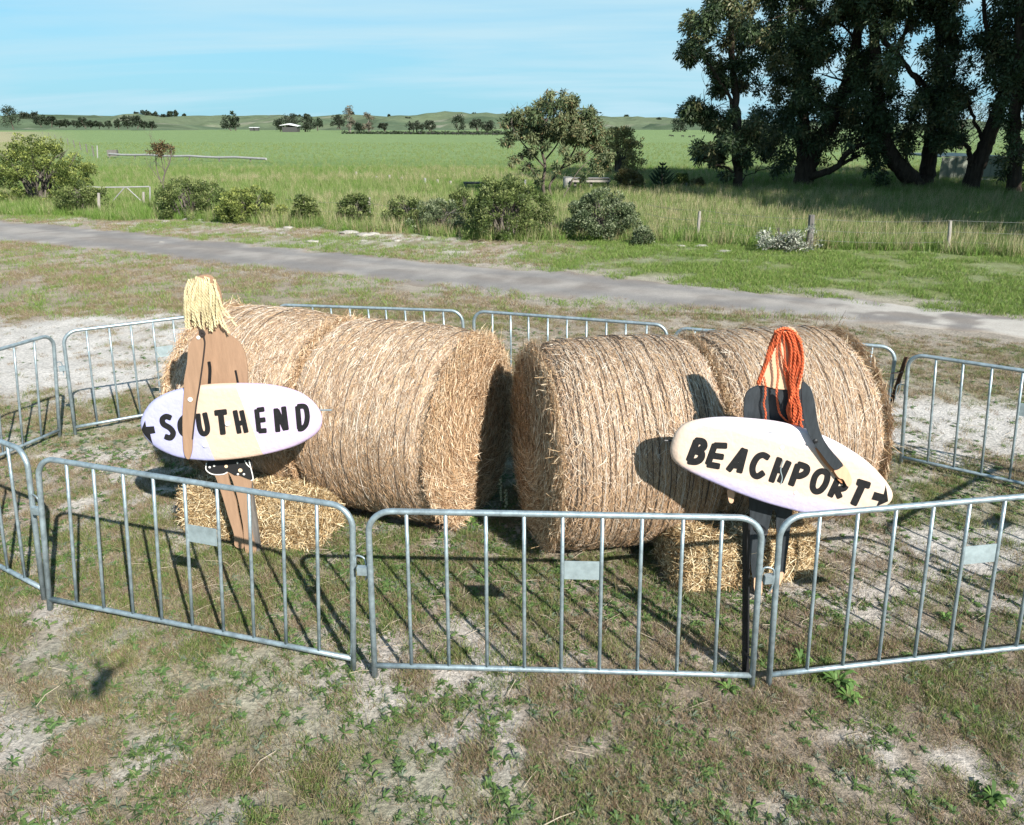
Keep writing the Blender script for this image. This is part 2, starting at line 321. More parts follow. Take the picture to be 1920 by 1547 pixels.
# hills
sky_pts = [(-600, 228), (-200, 225), (40, 226), (80, 222), (110, 218.5), (200, 221), (300, 222.5), (335, 222), (380, 220), (430, 222), (455, 221.5), (480, 221), (525, 225), (590, 223.5), (650, 220.5), (700, 220), (750, 223.5), (790, 221), (820, 219.5), (855, 221), (880, 218.5), (905, 218), (940, 221), (1000, 225), (1100, 227), (1165, 225), (1190, 224.5), (1240, 227.5), (1300, 229.5), (1400, 231), (1600, 233), (2200, 231), (2900, 230)]
sx = np.array([p[0] for p in sky_pts], float); sy = np.array([p[1] for p in sky_pts], float)
RIDGE = 900.
hx = np.linspace(-1250, 1500, 340); hy = np.concatenate([np.linspace(470, 980, 70), np.linspace(1000, 2500, 16)])
HX, HY = np.meshgrid(hx, hy)
pxr = CX+FPX*(HX/RIDGE)/math.cos(PITCH)*1.0      # pixel column of the ridge line at its own distance
pxr = CX+HX*FPX/(RIDGE*math.cos(PITCH)+0*HX)
top = np.interp(pxr, sx, sy); zr = CAMH+RIDGE*(235-top)/FPX*math.cos(PITCH)*1.0/(math.cos(PITCH)**2)
t = (HY-480)/(RIDGE-480)
prof = np.where(t < 1, sst(0, 1, np.clip(t, 0, 1)), 1-.5*sst(RIDGE, 2500, HY))
HZ = -1+(zr+1)*prof+(fbm(HX, HY*.7, .022, 80)-.5)*17*sst(0, .3, t)*sst(1.0, .72, t)
hc = mixc((.075, .105, .06), (.105, .13, .075), sst(.35, .65, fbm(HX, HY, .012, 85)))
hc = mixc(hc, (.04, .06, .032), sst(.56, .66, fbm(HX, HY, .03, 88))*.6)
hc = mixc(hc, (.22, .21, .16), sst(.70, .76, fbm(HX, HY*.5, .07, 93))*.8)
idh = np.arange(HX.size).reshape(HX.shape)
M['hills'] = groundmat('hill_pasture', [(.12, .8, 1.2), (.6, .85, 1.12)], 0, 0, .3)
obj('hills', np.c_[HX.ravel(), HY.ravel(), HZ.ravel()], np.stack([idh[:-1, :-1], idh[:-1, 1:], idh[1:, 1:], idh[1:, :-1]], -1).reshape(-1, 4), M['hills'], col=hc.reshape(-1, 3), smooth=True, kind='structure')
def hill_z(x, y):
    i = np.clip(np.searchsorted(hx, x), 1, len(hx)-1); j = np.clip(np.searchsorted(hy, y), 1, len(hy)-1)
    return max(0, HZ[j-1, i-1], )

# ------------------------------------------------------------------ foliage
def leaves(C, Nrm, L_, W_, droop=0., seed=0, col=None, up=.3):
    """quads: one bent leaf (2 faces sharing an edge) at each C, pointing roughly along Nrm"""
    r = np.random.default_rng(seed); n = len(C)
    d = Nrm*.7+r.normal(0, .6, (n, 3)); d[:, 2] += up-droop; d /= np.linalg.norm(d, axis=1)[:, None]
    s = np.cross(d, Nrm*1.6+r.normal(0, .45, (n, 3))); s /= np.linalg.norm(s, axis=1)[:, None]
    L_ = (L_*r.uniform(.6, 1.3, n))[:, None]; W_ = (W_*r.uniform(.7, 1.3, n))[:, None]
    V = np.stack([C, C+d*L_*.5+s*W_*.5, C+d*L_, C+d*L_*.5-s*W_*.5], 1).reshape(-1, 3)
    F = np.arange(n*4).reshape(-1, 4)
    return V, F, np.repeat(col, 4, 0) if col is not None else None
def blobcloud(blobs, per, seed, shell=.35, squash=.8):
    """blobs (k,4) x y z r -> leaf centres + outward normals"""
    r = np.random.default_rng(seed); B = np.asarray(blobs, float); wgt = B[:, 3]**2; wgt = wgt/wgt.sum()
    k = r.choice(len(B), per, p=wgt); u = r.normal(0, 1, (per, 3)); u /= np.linalg.norm(u, axis=1)[:, None]
    rr = (1-shell*r.random(per)**1.2)*B[k, 3]
    C = B[k, :3]+u*rr[:, None]*np.array([1, 1, squash]); return C, u, k
def bush(name, px0, px1, pytop, pybase, label, group, pal, seed, n=5200, leafl=.085, stems=True, cat='bush', Yb=None, squat=1., parent=None):
    base = G((px0+px1)/2, pybase) if Yb is None else np.array([*D((px0+px1)/2, pybase, Yb)[:2], 0])
    Yd = base[1]+.0; wd = (px1-px0)/FPX*math.hypot(Yd, CAMH); base[1] += wd*.38; Yd = base[1]
    wd = (D(px1, pytop, Yd)-D(px0, pytop, Yd))[0]; ht = max(.3, D((px0+px1)/2, pytop, Yd)[2])
    r = np.random.default_rng(seed); t = empty(name, (base[0], base[1], 0), label, cat, group)
    bl = []; K = int(np.clip(9+wd*ht*26, 22, 190)); bs = .62+.38*min(1, wd/2.2)
    for i in range(K):
        a = r.uniform(0, 2*math.pi); h = r.random()**.75; rr_ = math.sqrt(max(0, 1-(h-.3)**2/.56))*(.55+.50*r.random()**.7)
        lob = 1+.16*math.sin(a*3+seed)+.1*math.sin(a*5+seed*2); rb = r.uniform(.10, .21)*bs*(1.25 if wd > 3 else 1)
        bl.append((base[0]+math.cos(a)*rr_*lob*(wd/2-rb*.4), base[1]+math.sin(a)*rr_*lob*(wd*.42-rb*.4), max(rb*.8, h*ht*(.86+.2*r.random())-rb*.5), rb))
    C, u, k = blobcloud(bl, int(n*1.5), seed, .30, .8); n = len(C); C[:, 2] = np.maximum(C[:, 2], .03)
    kb = r.random(len(bl))[k]; pal = np.array(pal)
    col = pal[0]*(1-kb[:, None])+pal[1]*kb[:, None]; tip = (r.random(n) < .03+.55*(u[:, 2] > .35)*(kb > .25)); col[tip] = pal[2]*.8*r.uniform(.8, 1.1, (tip.sum(), 1)); col *= r.uniform(.85, 1.15, (n, 1))  # clump tops coloured paler: new growth, plus a sunlit look put into colour
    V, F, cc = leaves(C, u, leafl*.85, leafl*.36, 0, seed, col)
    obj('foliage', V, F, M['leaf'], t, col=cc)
    mb = MB()
    for i in range(26):
        a = r.uniform(0, 6.28); q = r.uniform(.3, .95); e = np.array([base[0]+math.cos(a)*q*wd*.42, base[1]+math.sin(a)*q*wd*.36, ht*r.uniform(.5, .85)])
        b0 = np.array([base[0]+r.normal(0, .06)*wd, base[1]+r.normal(0, .05)*wd, -.02]); m_ = (b0+e)/2+np.array([0, 0, ht*.1])+r.normal(0, .03*wd, 3)
        mb.add(*tube(smoothpath([b0, m_, e], 4), np.linspace(.02*ht+.006, .006, 9), 5))
    mb.build('stem', M['stem'], t)
    return t
OL = [(.050, .075, .020), (.090, .120, .032), (.27, .31, .11)]; YG = [(.062, .090, .020), (.125, .155, .034), (.34, .38, .10)]; GR = [(.055, .080, .036), (.10, .13, .060), (.29, .33, .19)]
BG = 'bushes along the old fence line'
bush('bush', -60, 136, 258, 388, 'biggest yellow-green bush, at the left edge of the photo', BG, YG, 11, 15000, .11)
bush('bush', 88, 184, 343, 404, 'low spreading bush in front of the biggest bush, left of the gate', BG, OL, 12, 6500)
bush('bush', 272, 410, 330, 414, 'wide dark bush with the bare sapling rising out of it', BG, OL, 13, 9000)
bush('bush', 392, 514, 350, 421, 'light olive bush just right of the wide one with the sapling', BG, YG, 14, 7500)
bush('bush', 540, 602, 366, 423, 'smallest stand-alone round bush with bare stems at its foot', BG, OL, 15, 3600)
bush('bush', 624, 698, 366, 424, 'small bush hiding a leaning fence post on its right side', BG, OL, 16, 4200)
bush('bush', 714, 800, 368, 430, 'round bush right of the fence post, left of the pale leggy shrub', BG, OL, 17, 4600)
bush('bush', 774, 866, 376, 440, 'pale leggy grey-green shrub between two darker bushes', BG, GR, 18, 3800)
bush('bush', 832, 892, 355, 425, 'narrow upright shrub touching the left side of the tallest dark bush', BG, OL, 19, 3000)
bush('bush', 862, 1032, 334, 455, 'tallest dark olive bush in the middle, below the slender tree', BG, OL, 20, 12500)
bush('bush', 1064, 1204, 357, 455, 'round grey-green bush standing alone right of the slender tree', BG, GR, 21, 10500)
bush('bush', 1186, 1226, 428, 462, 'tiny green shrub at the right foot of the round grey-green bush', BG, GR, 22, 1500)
FB = 'small shrubs behind the fence line'
BR = [(.08, .072, .03), (.12, .11, .04), (.2, .17, .07)]
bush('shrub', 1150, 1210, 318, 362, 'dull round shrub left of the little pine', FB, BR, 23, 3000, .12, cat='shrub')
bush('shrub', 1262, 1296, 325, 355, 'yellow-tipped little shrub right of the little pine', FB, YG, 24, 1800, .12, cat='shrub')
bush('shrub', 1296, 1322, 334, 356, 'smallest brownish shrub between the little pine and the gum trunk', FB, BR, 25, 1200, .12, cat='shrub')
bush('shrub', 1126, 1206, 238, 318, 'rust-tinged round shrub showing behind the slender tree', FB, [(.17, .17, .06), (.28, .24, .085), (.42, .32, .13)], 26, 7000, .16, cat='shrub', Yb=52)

def branch(mb, p0, d, length, r0, depth, r, tips, bend=.25, kids=3):
    P = [np.array(p0)]; dd = np.array(d, float); n = 5
    for i in range(n):
        dd += r.normal(0, bend*.4, 3); dd[2] += .05; dd /= np.linalg.norm(dd); P.append(P[-1]+dd*length/n)
    mb.add(*tube(P, np.linspace(r0, r0*.5, n+1), 6 if r0 > .03 else 4, False))
    tips.append(P[-1])
    if depth > 0:
        for i in range(kids):
            k = r.integers(2, n+1); nd_ = dd+r.normal(0, .55, 3); nd_ /= np.linalg.norm(nd_)
            branch(mb, P[k], nd_, length*r.uniform(.5, .75), r0*.5, depth-1, r, tips, bend, kids)
    elif r.random() < .6: tips.append(P[3])

# slender tree in the middle
r = np.random.default_rng(5); TY = 35.5
t = empty('eucalypt_sapling', (*D(1030, 385, TY)[:2], 0), 'slender open-crowned young gum tree in the middle, behind the tallest bush', 'tree')
mb = MB(); tips = []
q = lambda x, y, dy=0: D(x, y, TY+dy)
g0 = D(1022, 385, TY); g0[2] = 0; g1 = D(1038, 385, TY); g1[2] = 0
trunks = [([g0, q(1018, 345), q(1022, 310), q(1015, 275), q(1022, 235), q(1035, 200)], .085), ([g1, q(1030, 350), q(1050, 318, .3), q(1075, 285, .5), q(1085, 250, .4), q(1080, 215, .3)], .06),
          ([q(1020, 312), q(995, 285, -.4), q(975, 262, -.5), q(960, 235, -.3), q(962, 212)], .04), ([q(1052, 316, .3), q(1085, 300, .2), q(1115, 270, .4), q(1125, 240, .4)], .035), ([q(1022, 300), q(1045, 270, .4), q(1060, 235, .8), q(1050, 205, .6)], .04),
          ([q(1040, 395, -2), q(1062, 360, -1.5), q(1085, 320, -.6), q(1118, 290, 0)], .03), ([q(1018, 345), q(1000, 322, -.3), q(985, 300, -.4)], .03)]
for Pp, r0 in trunks:
    S = smoothpath(Pp, 5); mb.add(*tube(S, np.linspace(r0, r0*.4, len(S)), 7))
    for i in range(7):
        k = r.integers(len(S)//2, len(S)); branch(mb, S[k], np.array([r.normal(0, .8), r.normal(0, .8), .4]), .5, r0*.3, 1, r, tips)
mb.build('trunk', M['bark'], t, smooth=True)
bl = []
for x, y, rr in [(955, 232, 13), (972, 218, 14), (990, 205, 14), (1008, 195, 12), (1030, 192, 14), (1052, 190, 12), (1045, 215, 20), (1070, 205, 16), (1085, 225, 20), (1102, 212, 13), (1115, 235, 18), (1130, 252, 14), (1010, 225, 20), (985, 240, 18), (960, 250, 13), (1000, 258, 18), (1035, 245, 20), (1065, 250, 18), (1098, 262, 18), (1120, 275, 15), (950, 268, 8), (968, 300, 9), (985, 310, 9), (1000, 288, 12), (1062, 300, 10), (1045, 315, 8), (1088, 290, 12), (1005, 322, 9), (978, 288, 6), (1130, 295, 13), (1110, 305, 10), (1095, 330, 8), (1125, 320, 10), (1085, 240, 16), (1020, 275, 10), (1055, 278, 9), (943, 230, 7), (1142, 262, 10), (1060, 180, 10), (1030, 180, 10), (1075, 190, 12), (1005, 235, 16), (1052, 262, 15), (1085, 255, 16), (1110, 250, 16), (975, 232, 14), (1140, 285, 10), (1100, 235, 16), (1062, 228, 16), (1040, 262, 12), (1010, 340, 7)]:
    for j in range(3):
        c0 = D(x+r.normal(0, rr*.45), y+r.normal(0, rr*.4), TY+r.normal(0, .9)); bl.append((*c0, rr/FPX*TY*.72))
n = 25000; C, u, k = blobcloud(bl, n, 31, .9, .9); kb = r.random(len(bl))[k]
col = np.array((.065, .095, .04))*(1-kb[:, None])+np.array((.15, .16, .075))*kb[:, None]; b_ = r.random(n) < .08; col[b_] = (.17, .125, .06); col *= r.uniform(.7, 1.35, (n, 1))
V, F, cc = leaves(C, u*.6, .19, .055, .8, 31, col); obj('foliage', V, F, M['leaf'], t, col=cc)

# bare sapling with a tuft of brown leaves, standing in the wide bush
SY = G(340, 414)[1]+1.2; t = empty('dead_sapling', (*D(308, 400, SY)[:2], 0), 'thin nearly bare sapling with rusty leaf tufts at its top', 'tree')
mb = MB(); tips = []; s0 = D(308, 400, SY); s0[2] = 0
for Pp, r0 in [([s0, D(306, 350, SY), D(309, 325, SY), D(318, 305, SY), D(322, 280, SY)], .035), ([D(306, 350, SY), D(296, 325, SY), D(292, 300, SY), D(293, 280, SY)], .022), ([D(306, 345, SY), D(288, 322, SY), D(276, 306, SY)], .014), ([D(309, 325, SY), D(303, 300, SY), D(300, 275, SY)], .016)]:
    S = smoothpath(Pp, 5); mb.add(*tube(S, np.linspace(r0, r0*.4, len(S)), 6))
    for i in range(4): branch(mb, S[r.integers(len(S)//2, len(S))], np.array([r.normal(0, .5), r.normal(0, .5), 1]), .45, r0*.35, 1, r, tips, kids=2)
mb.build('trunk', M['stem'], t)
bl = [(*D(x, y, SY+r.normal(0, .2)), rr/FPX*SY) for x, y, rr in [(300, 278, 10), (290, 275, 7), (315, 277, 8), (322, 280, 6), (280, 285, 5), (305, 272, 8), (300, 290, 6), (295, 285, 8), (322, 288, 4)]]
C, u, k = blobcloud(bl, 900, 77, .9); col = np.array((.12, .075, .035))*r.uniform(.6, 1.4, (900, 1)); gsel = r.random(900) < .4; col[gsel] = np.array((.055, .06, .025))
V, F, cc = leaves(C, u, .09, .035, .2, 78, col); obj('foliage', V, F, M['leaf'], t, col=cc)

# ---- the dark gum trees on the right
def gum(name, label, base, limbs, crown, Yt, seed, n, bark, group='tall gum trees on the right', dep=2.6, leafl=.20, pal=((.034, .056, .022), (.062, .090, .036), (.13, .125, .055))):
    r = np.random.default_rng(seed); b = D(*base, Yt); b[2] = 0
    t = empty(name, (*b[:2], 0), label, 'tree', group); mb = MB(); tips = []
    for pts, r0, r1 in limbs:
        Pp = []
        for i, pp in enumerate(pts):
            v = D(pp[0], pp[1], Yt+(pp[2] if len(pp) > 2 else 0)); Pp.append(v)
        if pts[0] == base: Pp[0] = b+np.array([0, 0, -.1])
        S = smoothpath(Pp, 6); S[2:] += r.normal(0, .03, (len(S)-2, 3)); mb.add(*tube(S, np.linspace(r0, r1, len(S)), 12), )
        for i in range(4):
            k = r.integers(int(len(S)*.45), len(S)); branch(mb, S[k], np.array([r.normal(0, .9), r.normal(0, .9), .45]), r.uniform(.9, 1.8), max(.025, r1*.4), 2, r, tips, kids=2)
    mb.build('trunk', bark, t, smooth=True)
    bl = []
    for x, y, rr in crown:
        m = rr/FPX*Yt
        for j in range(max(3, int(rr/7))):
            a = r.uniform(0, 6.28); q_ = math.sqrt(r.random())
            c0 = D(x+math.cos(a)*q_*rr, y+math.sin(a)*q_*rr, Yt+r.normal(0, 1)*min(dep, m*1.6+.5)); bl.append((*c0, r.uniform(.30, .85)*min(1, .45+m*.35)))
    n = int(n*1.5); C, u, k = blobcloud(bl, n, seed+1, .9, 1.05); kb = r.random(len(bl))[k]; pal = np.array(pal)
    col = pal[0]*(1-kb[:, None])+pal[1]*kb[:, None]; s_ = (kb > .72) & (r.random(n) < .6); col[s_] = pal[2]; col *= r.uniform(.7, 1.3, (n, 1))
    V, F, cc = leaves(C, u, leafl, leafl*.34, .9, seed+2, col); obj('foliage', V, F, M['gumleaf'], t, col=cc)
    return t
def scatter_crown(n, x0, x1, y0, y1, gaps, seed, rr=(16, 34)):
    r = np.random.default_rng(seed); out = []
    while len(out) < n:
        x, y, q_ = r.uniform(x0, x1), r.uniform(y0, y1), r.uniform(*rr)
        if all((x-a)**2/(c*c)+(y-b)**2/(d*d) > 1 for a, b, c, d in gaps): out.append((x, y, q_))
    return out
GAPS = [(1720, 78, 48, 34), (1690, 165, 40, 18), (1832, 225, 42, 38), (1415, 180, 24, 30), (1380, 235, 30, 30), (1240, 150, 55, 80), (1270, 290, 30, 60), (1600, 262, 30, 10), (1610, 205, 16, 12), (1690, 300, 42, 34), (1820, 330, 95, 45), (1560, 340, 90, 45), (1800, 130, 8, 12), (1650, 330, 60, 40), (1700, 120, 25, 20), (1860, 150, 16, 24), (1590, 60, 12, 16), (1550, 110, 10, 12), (1480, 60, 10, 12), (1440, 205, 14, 14)]
gum('gum_tree', 'slim gum tree with one straight trunk, furthest left of the tall gums', (1384, 358),
    [([(1384, 358), (1382, 300), (1383, 240), (1379, 190), (1374, 120), (1370, 50), (1372, -30), (1365, -120)], .24, .09), ([(1382, 330), (1365, 316, -.4), (1340, 308, -.6), (1318, 300, -.8)], .07, .03), ([(1381, 215), (1362, 170, -.5), (1335, 130, -.8), (1310, 100, -1)], .09, .04), ([(1380, 240), (1350, 215, .5), (1320, 205, .8), (1300, 212, 1)], .06, .03), ([(1374, 120), (1400, 80, .5), (1425, 40, .6)], .08, .03), ([(1384, 345), (1400, 330, .2), (1420, 322, .2)], .035, .015)],
    [(1300, 60, 22), (1292, 95, 20), (1310, 110, 22), (1295, 40, 16), (1330, 40, 26), (1335, 80, 28), (1360, 30, 30), (1350, 110, 26), (1385, 60, 30), (1375, 100, 24), (1400, 110, 22), (1400, 20, 26), (1425, 60, 24), (1340, 0, 20), (1370, -40, 34), (1320, -60, 34), (1400, -90, 34), (1350, -130, 34), (1290, 205, 13), (1305, 198, 14), (1322, 208, 13), (1335, 220, 12), (1298, 215, 9), (1350, 165, 9), (1345, 140, 10), (1362, 150, 10), (1308, 290, 11), (1322, 285, 15), (1342, 288, 16), (1360, 282, 14), (1376, 262, 12), (1352, 270, 9), (1335, 302, 9), (1362, 330, 5), (1390, 285, 10), (1400, 300, 7), (1355, 235, 10), (1368, 215, 10), (1395, 160, 12), (1405, 240, 12), (1392, 250, 12)], 39.5, 101, 30000, M['darkbark'])
c2 = scatter_crown(150, 1420, 1625, -160, 285, GAPS, 5)+[(1455, 260, 22), (1440, 285, 14), (1465, 300, 14), (1460, 320, 8), (1500, 290, 18), (1420, 250, 14), (1430, 220, 14), (1475, 240, 26), (1520, 240, 26), (1560, 250, 20), (1545, 300, 9), (1500, 215, 26)]
gum('gum_tree', 'broad dense gum tree with a stout forked trunk, right of the slim gum', (1505, 352),
    [([(1505, 352), (1512, 325), (1528, 280), (1560, 225), (1585, 165), (1600, 100), (1618, 20), (1630, -80)], .52, .16), ([(1500, 345), (1506, 300), (1508, 240), (1498, 170), (1490, 100), (1480, 10)], .40, .14), ([(1518, 332, -.3), (1550, 322, -1), (1572, 310, -1.2), (1592, 284, -1.5), (1625, 268, -1.6), (1640, 262, -1.6)], .20, .09), ([(1572, 310, -1.2), (1600, 296, -1), (1612, 292, -.8)], .11, .05), ([(1562, 222), (1530, 180, 1), (1510, 120, 1.3), (1520, 60, 1.5)], .18, .08), ([(1572, 195), (1600, 175, -1), (1640, 150, -1.5)], .16, .07)],
    c2, 42.5, 111, 62000, M['darkbark'])
c3 = scatter_crown(150, 1605, 1800, -160, 250, GAPS, 6)+[(1640, 280, 12), (1650, 305, 9), (1655, 325, 8), (1635, 315, 6), (1700, 262, 16), (1735, 255, 22), (1770, 262, 18), (1790, 265, 14), (1680, 250, 20), (1760, 230, 26), (1655, 340, 6), (1700, 285, 7), (1715, 240, 24)]
gum('gum_tree', 'gum tree whose pale trunk splits into a wide V close to the ground', (1722, 352),
    [([(1722, 352), (1698, 325, -.3), (1670, 290, -.4), (1655, 250, -.4), (1646, 200, -.4), (1644, 130, -.2), (1638, 60), (1630, -20), (1625, -140)], .46, .16), ([(1728, 352, .2), (1738, 325, .4), (1744, 280, .6), (1750, 220, .8), (1765, 150, 1), (1760, 70, 1), (1770, -20, 1)], .46, .16), ([(1638, 50), (1665, 85, -.8), (1695, 120, -1), (1725, 160, -1)], .14, .1), ([(1655, 160, -.3), (1680, 110, -.2), (1700, 50, 0), (1720, 0, 0)], .13, .06), ([(1752, 215, .8), (1735, 160, .8), (1700, 130, .8)], .15, .06)],
    c3, 41.5, 121, 56000, M['darkbark'])
c4 = scatter_crown(85, 1790, 1990, -160, 200, GAPS, 8)+[(1780, 250, 12), (1790, 262, 10), (1765, 275, 8), (1870, 205, 10), (1900, 220, 14)]
gum('gum_tree', 'gum tree leaning right in front of the shed, with a broken low fork', (1820, 352),
    [([(1820, 352), (1830, 315), (1850, 265), (1868, 215), (1888, 160), (1905, 100), (1925, 20), (1950, -80)], .42, .17), ([(1826, 325), (1820, 300, -.2), (1818, 282, -.3), (1806, 268, -.4), (1790, 260, -.5)], .16, .06), ([(1848, 270, .1), (1830, 235, .4), (1815, 190, .5), (1800, 160, .5)], .1, .05), ([(1888, 160), (1870, 110, -.6), (1850, 50, -.8), (1840, -40, -1)], .13, .07)],
    c4, 40.0, 131, 30000, M['darkbark'])
c5 = scatter_crown(75, 1860, 2080, -160, 240, GAPS, 9)+[(1880, 300, 10), (1885, 320, 10), (1925, 300, 20), (1930, 330, 16), (1900, 260, 14)]
gum('gum_tree', 'gum tree at the right edge of the photo, beside the shed end', (1905, 357),
    [([(1905, 357), (1903, 300), (1902, 240), (1908, 170), (1912, 90), (1915, 10), (1920, -100)], .33, .13), ([(1903, 300), (1930, 260, .5), (1960, 210, .5)], .12, .05)], c5, 37.5, 141, 24000, M['darkbark'])
# the row goes on outside the picture, between these trees and the sun
for i, (x, y, h, seed) in enumerate([(24.5, 16.5, 24, 201), (28.5, 21, 18, 202), (33, 26, 22, 203), (26, 27.5, 20, 204), (38, 31, 24, 205), (32, 14, 25, 206), (21, 18.2, 10, 207)]):
    r = np.random.default_rng(seed); t = empty('gum_tree', (x, y, 0), ['tallest gum tree off to the right, nearest the track', 'second gum tree of the row off to the right', 'third gum tree of the row off to the right', 'inner gum tree of the row off to the right', 'fourth gum tree of the row off to the right', 'outermost gum tree off to the right', 'lower gum tree just outside the right edge of the photo'][i], 'tree', 'gum trees off to the right')
    mb = MB(); tips = []; S = smoothpath([(x, y, -.1), (x+.4, y, h*.25), (x-.2, y+.3, h*.55), (x+.3, y, h*.9)], 6); mb.add(*tube(S, np.linspace(.5, .12, len(S)), 10))
    for j in range(10): branch(mb, S[r.integers(6, len(S))], np.array([r.normal(0, 1), r.normal(0, 1), .5]), 3.5, .12, 1, r, tips)
    mb.build('trunk', M['bark'], t)
    bl = []
    for j in range(110):
        a = r.uniform(0, 6.28); q_ = math.sqrt(r.random()); zz_ = r.uniform(.48, 1.0); rr = 4.9*math.sqrt(max(.05, 1-((zz_-.70)/.40)**2)); bl.append((x+math.cos(a)*q_*rr, y+math.sin(a)*q_*rr, zz_*h, r.uniform(.6, 1.1)))
    n = 9500; C, u, k = blobcloud(bl, n, seed, .8, 1.1); col = np.array((.035, .05, .022))*r.uniform(.6, 1.4, (n, 1))
    V, F, cc = leaves(C, u*.5, .55, .2, .8, seed, col); obj('foliage', V, F, M['gumleaf'], t, col=cc)

# little pine: whorls of upswept branches
PY_ = 40.; pb = D(1240, 352, PY_); t = empty('norfolk_pine', (pb[0], pb[1], 0), 'little dark pine with upswept tiered branches', 'tree')
mb = MB(); r = np.random.default_rng(8); ptop = D(1238, 308, PY_)[2]; mb.add(*tube([(pb[0], pb[1], 0), (pb[0], pb[1], ptop*.5), (pb[0]-.05, pb[1], ptop)], [.06, .04, .015], 6)); mb.build('trunk', M['bark'], t)
mb = MB()
for z, ln, k in [(.18, 1.15, 9), (.34, .95, 8), (.5, .8, 8), (.66, .6, 7), (.80, .42, 6), (.97, .3, 6)]:
    for i in range(k):
        a = 6.28*i/k+z*7+r.normal(0, .1); e = np.array([math.cos(a), math.sin(a), 0]); ln_ = ln; P0 = np.array([pb[0], pb[1], ptop*z])
        mb.add(*tube([P0, P0+e*ln*.33+[0, 0, .12*ln], P0+e*ln*.62+[0, 0, .42*ln]], [.025, .055, .015], 6))
mb.build('foliage', mat('pine_needles', (.022, .042, .020), .7, 0, .2, noise=(20, .6, 1.4)), t)

# ---- distant trees
far_mesh = {}
def far_tree(px, pyb, wpx, hpx, kind, label, group, Yf=None):
    """px,pyb = base centre; dark far-off tree or clump"""
    if Yf is None: Yf = min(480., G(px, max(pyb, 241.5))[1])
    b = D(px, pyb, Yf); sc_ = Yf/FPX; wd, ht = wpx*sc_*1.1, hpx*sc_*1.3
    seed = int(px*7+pyb*3) % 9973; r = np.random.default_rng(seed)
    t = empty({'round': 'far_tree', 'pale': 'far_gum_tree', 'clump': 'tree_clump'}[kind], (b[0], b[1], b[2]), label, 'tree', group)
    bl = []; K = int(14+wpx*.8)
    for i in range(K):
        a = r.uniform(0, 6.28); h = r.uniform(.22, .95); q_ = math.sqrt(max(.03, 1-((h-.42)/.62)**2))*math.sqrt(r.random()); rb = min(wd, ht)*r.uniform(.10, .2)
        bl.append((b[0]+math.cos(a)*q_*wd*.46, b[1]+math.sin(a)*q_*wd*.3, b[2]+h*ht, rb))
    pal = {'round': (.028, .040, .022), 'clump': (.032, .042, .024), 'pale': (.12, .105, .075)}[kind]
    n = int(250+wpx*34); C, u, k = blobcloud(bl, n, seed, .7, 1); kb = r.uniform(.6, 1.5, len(bl))[k]
    V, F, cc = leaves(C, u, sc_*2.1, sc_*1.7, 0, seed, np.array(pal)*kb[:, None]*r.uniform(.8, 1.2, (n, 1))); obj('foliage', V, F, M['leaf'], t, col=cc)
    mb = MB()
    for i in range(3 if kind != 'round' else 1):
        mb.add(*tube([(b[0]+r.normal(0, .08)*wd, b[1], b[2]-.6), (b[0]+r.normal(0, .12)*wd, b[1], b[2]+ht*.5), (b[0]+r.normal(0, .22)*wd, b[1], b[2]+ht*.8)], [.4*sc_*1.6+.1, .3*sc_+.08, .05], 5))
    mb.build('trunk', M['palebark'] if kind == 'pale' else M['bark'], t)
ROWG, SKG, FTG = 'dark trees at the foot of the hills', 'trees on the skyline', 'trees round the far farm'
for px, y, w_, h_, lab in [(80, 236.5, 26, 13, 'first dark tree at the left end of the far hedge row'), (98, 237, 20, 12, 'dark tree touching the left-end tree of the far hedge row'), (112, 237.5, 12, 7, 'low dark tree in the gap after the left-end pair of the far row'),
    (124, 238, 17, 9, 'rounded dark tree left of the first wide gap in the far row'), (142, 238.5, 17, 8, 'low rounded tree just right of the first wide gap in the far row'), (157, 239, 18, 12, 'tallest rounded tree in the middle of the far row'), (170, 239, 12, 8, 'small tree leaning on the tallest rounded one of the far row'),
    (185, 239.5, 20, 8, 'flat-topped double bush right of the middle of the far row'), (204, 239.5, 11, 8, 'small grey tree before the dark round one in the far row'), (221, 240, 12, 10, 'dark round bush standing alone in the far row'), (241, 239.5, 20, 15, 'brown-grey taller tree towards the right end of the far row'),
    (258, 239.5, 20, 14, 'brown-grey tree beside the other taller one in the far row'), (270, 241, 13, 9, 'dark round bush second from the right end of the far row'), (285, 241.5, 15, 9, 'dark round bush at the right end of the far row')]:
    far_tree(px, y, w_, h_, 'round', lab, ROWG)
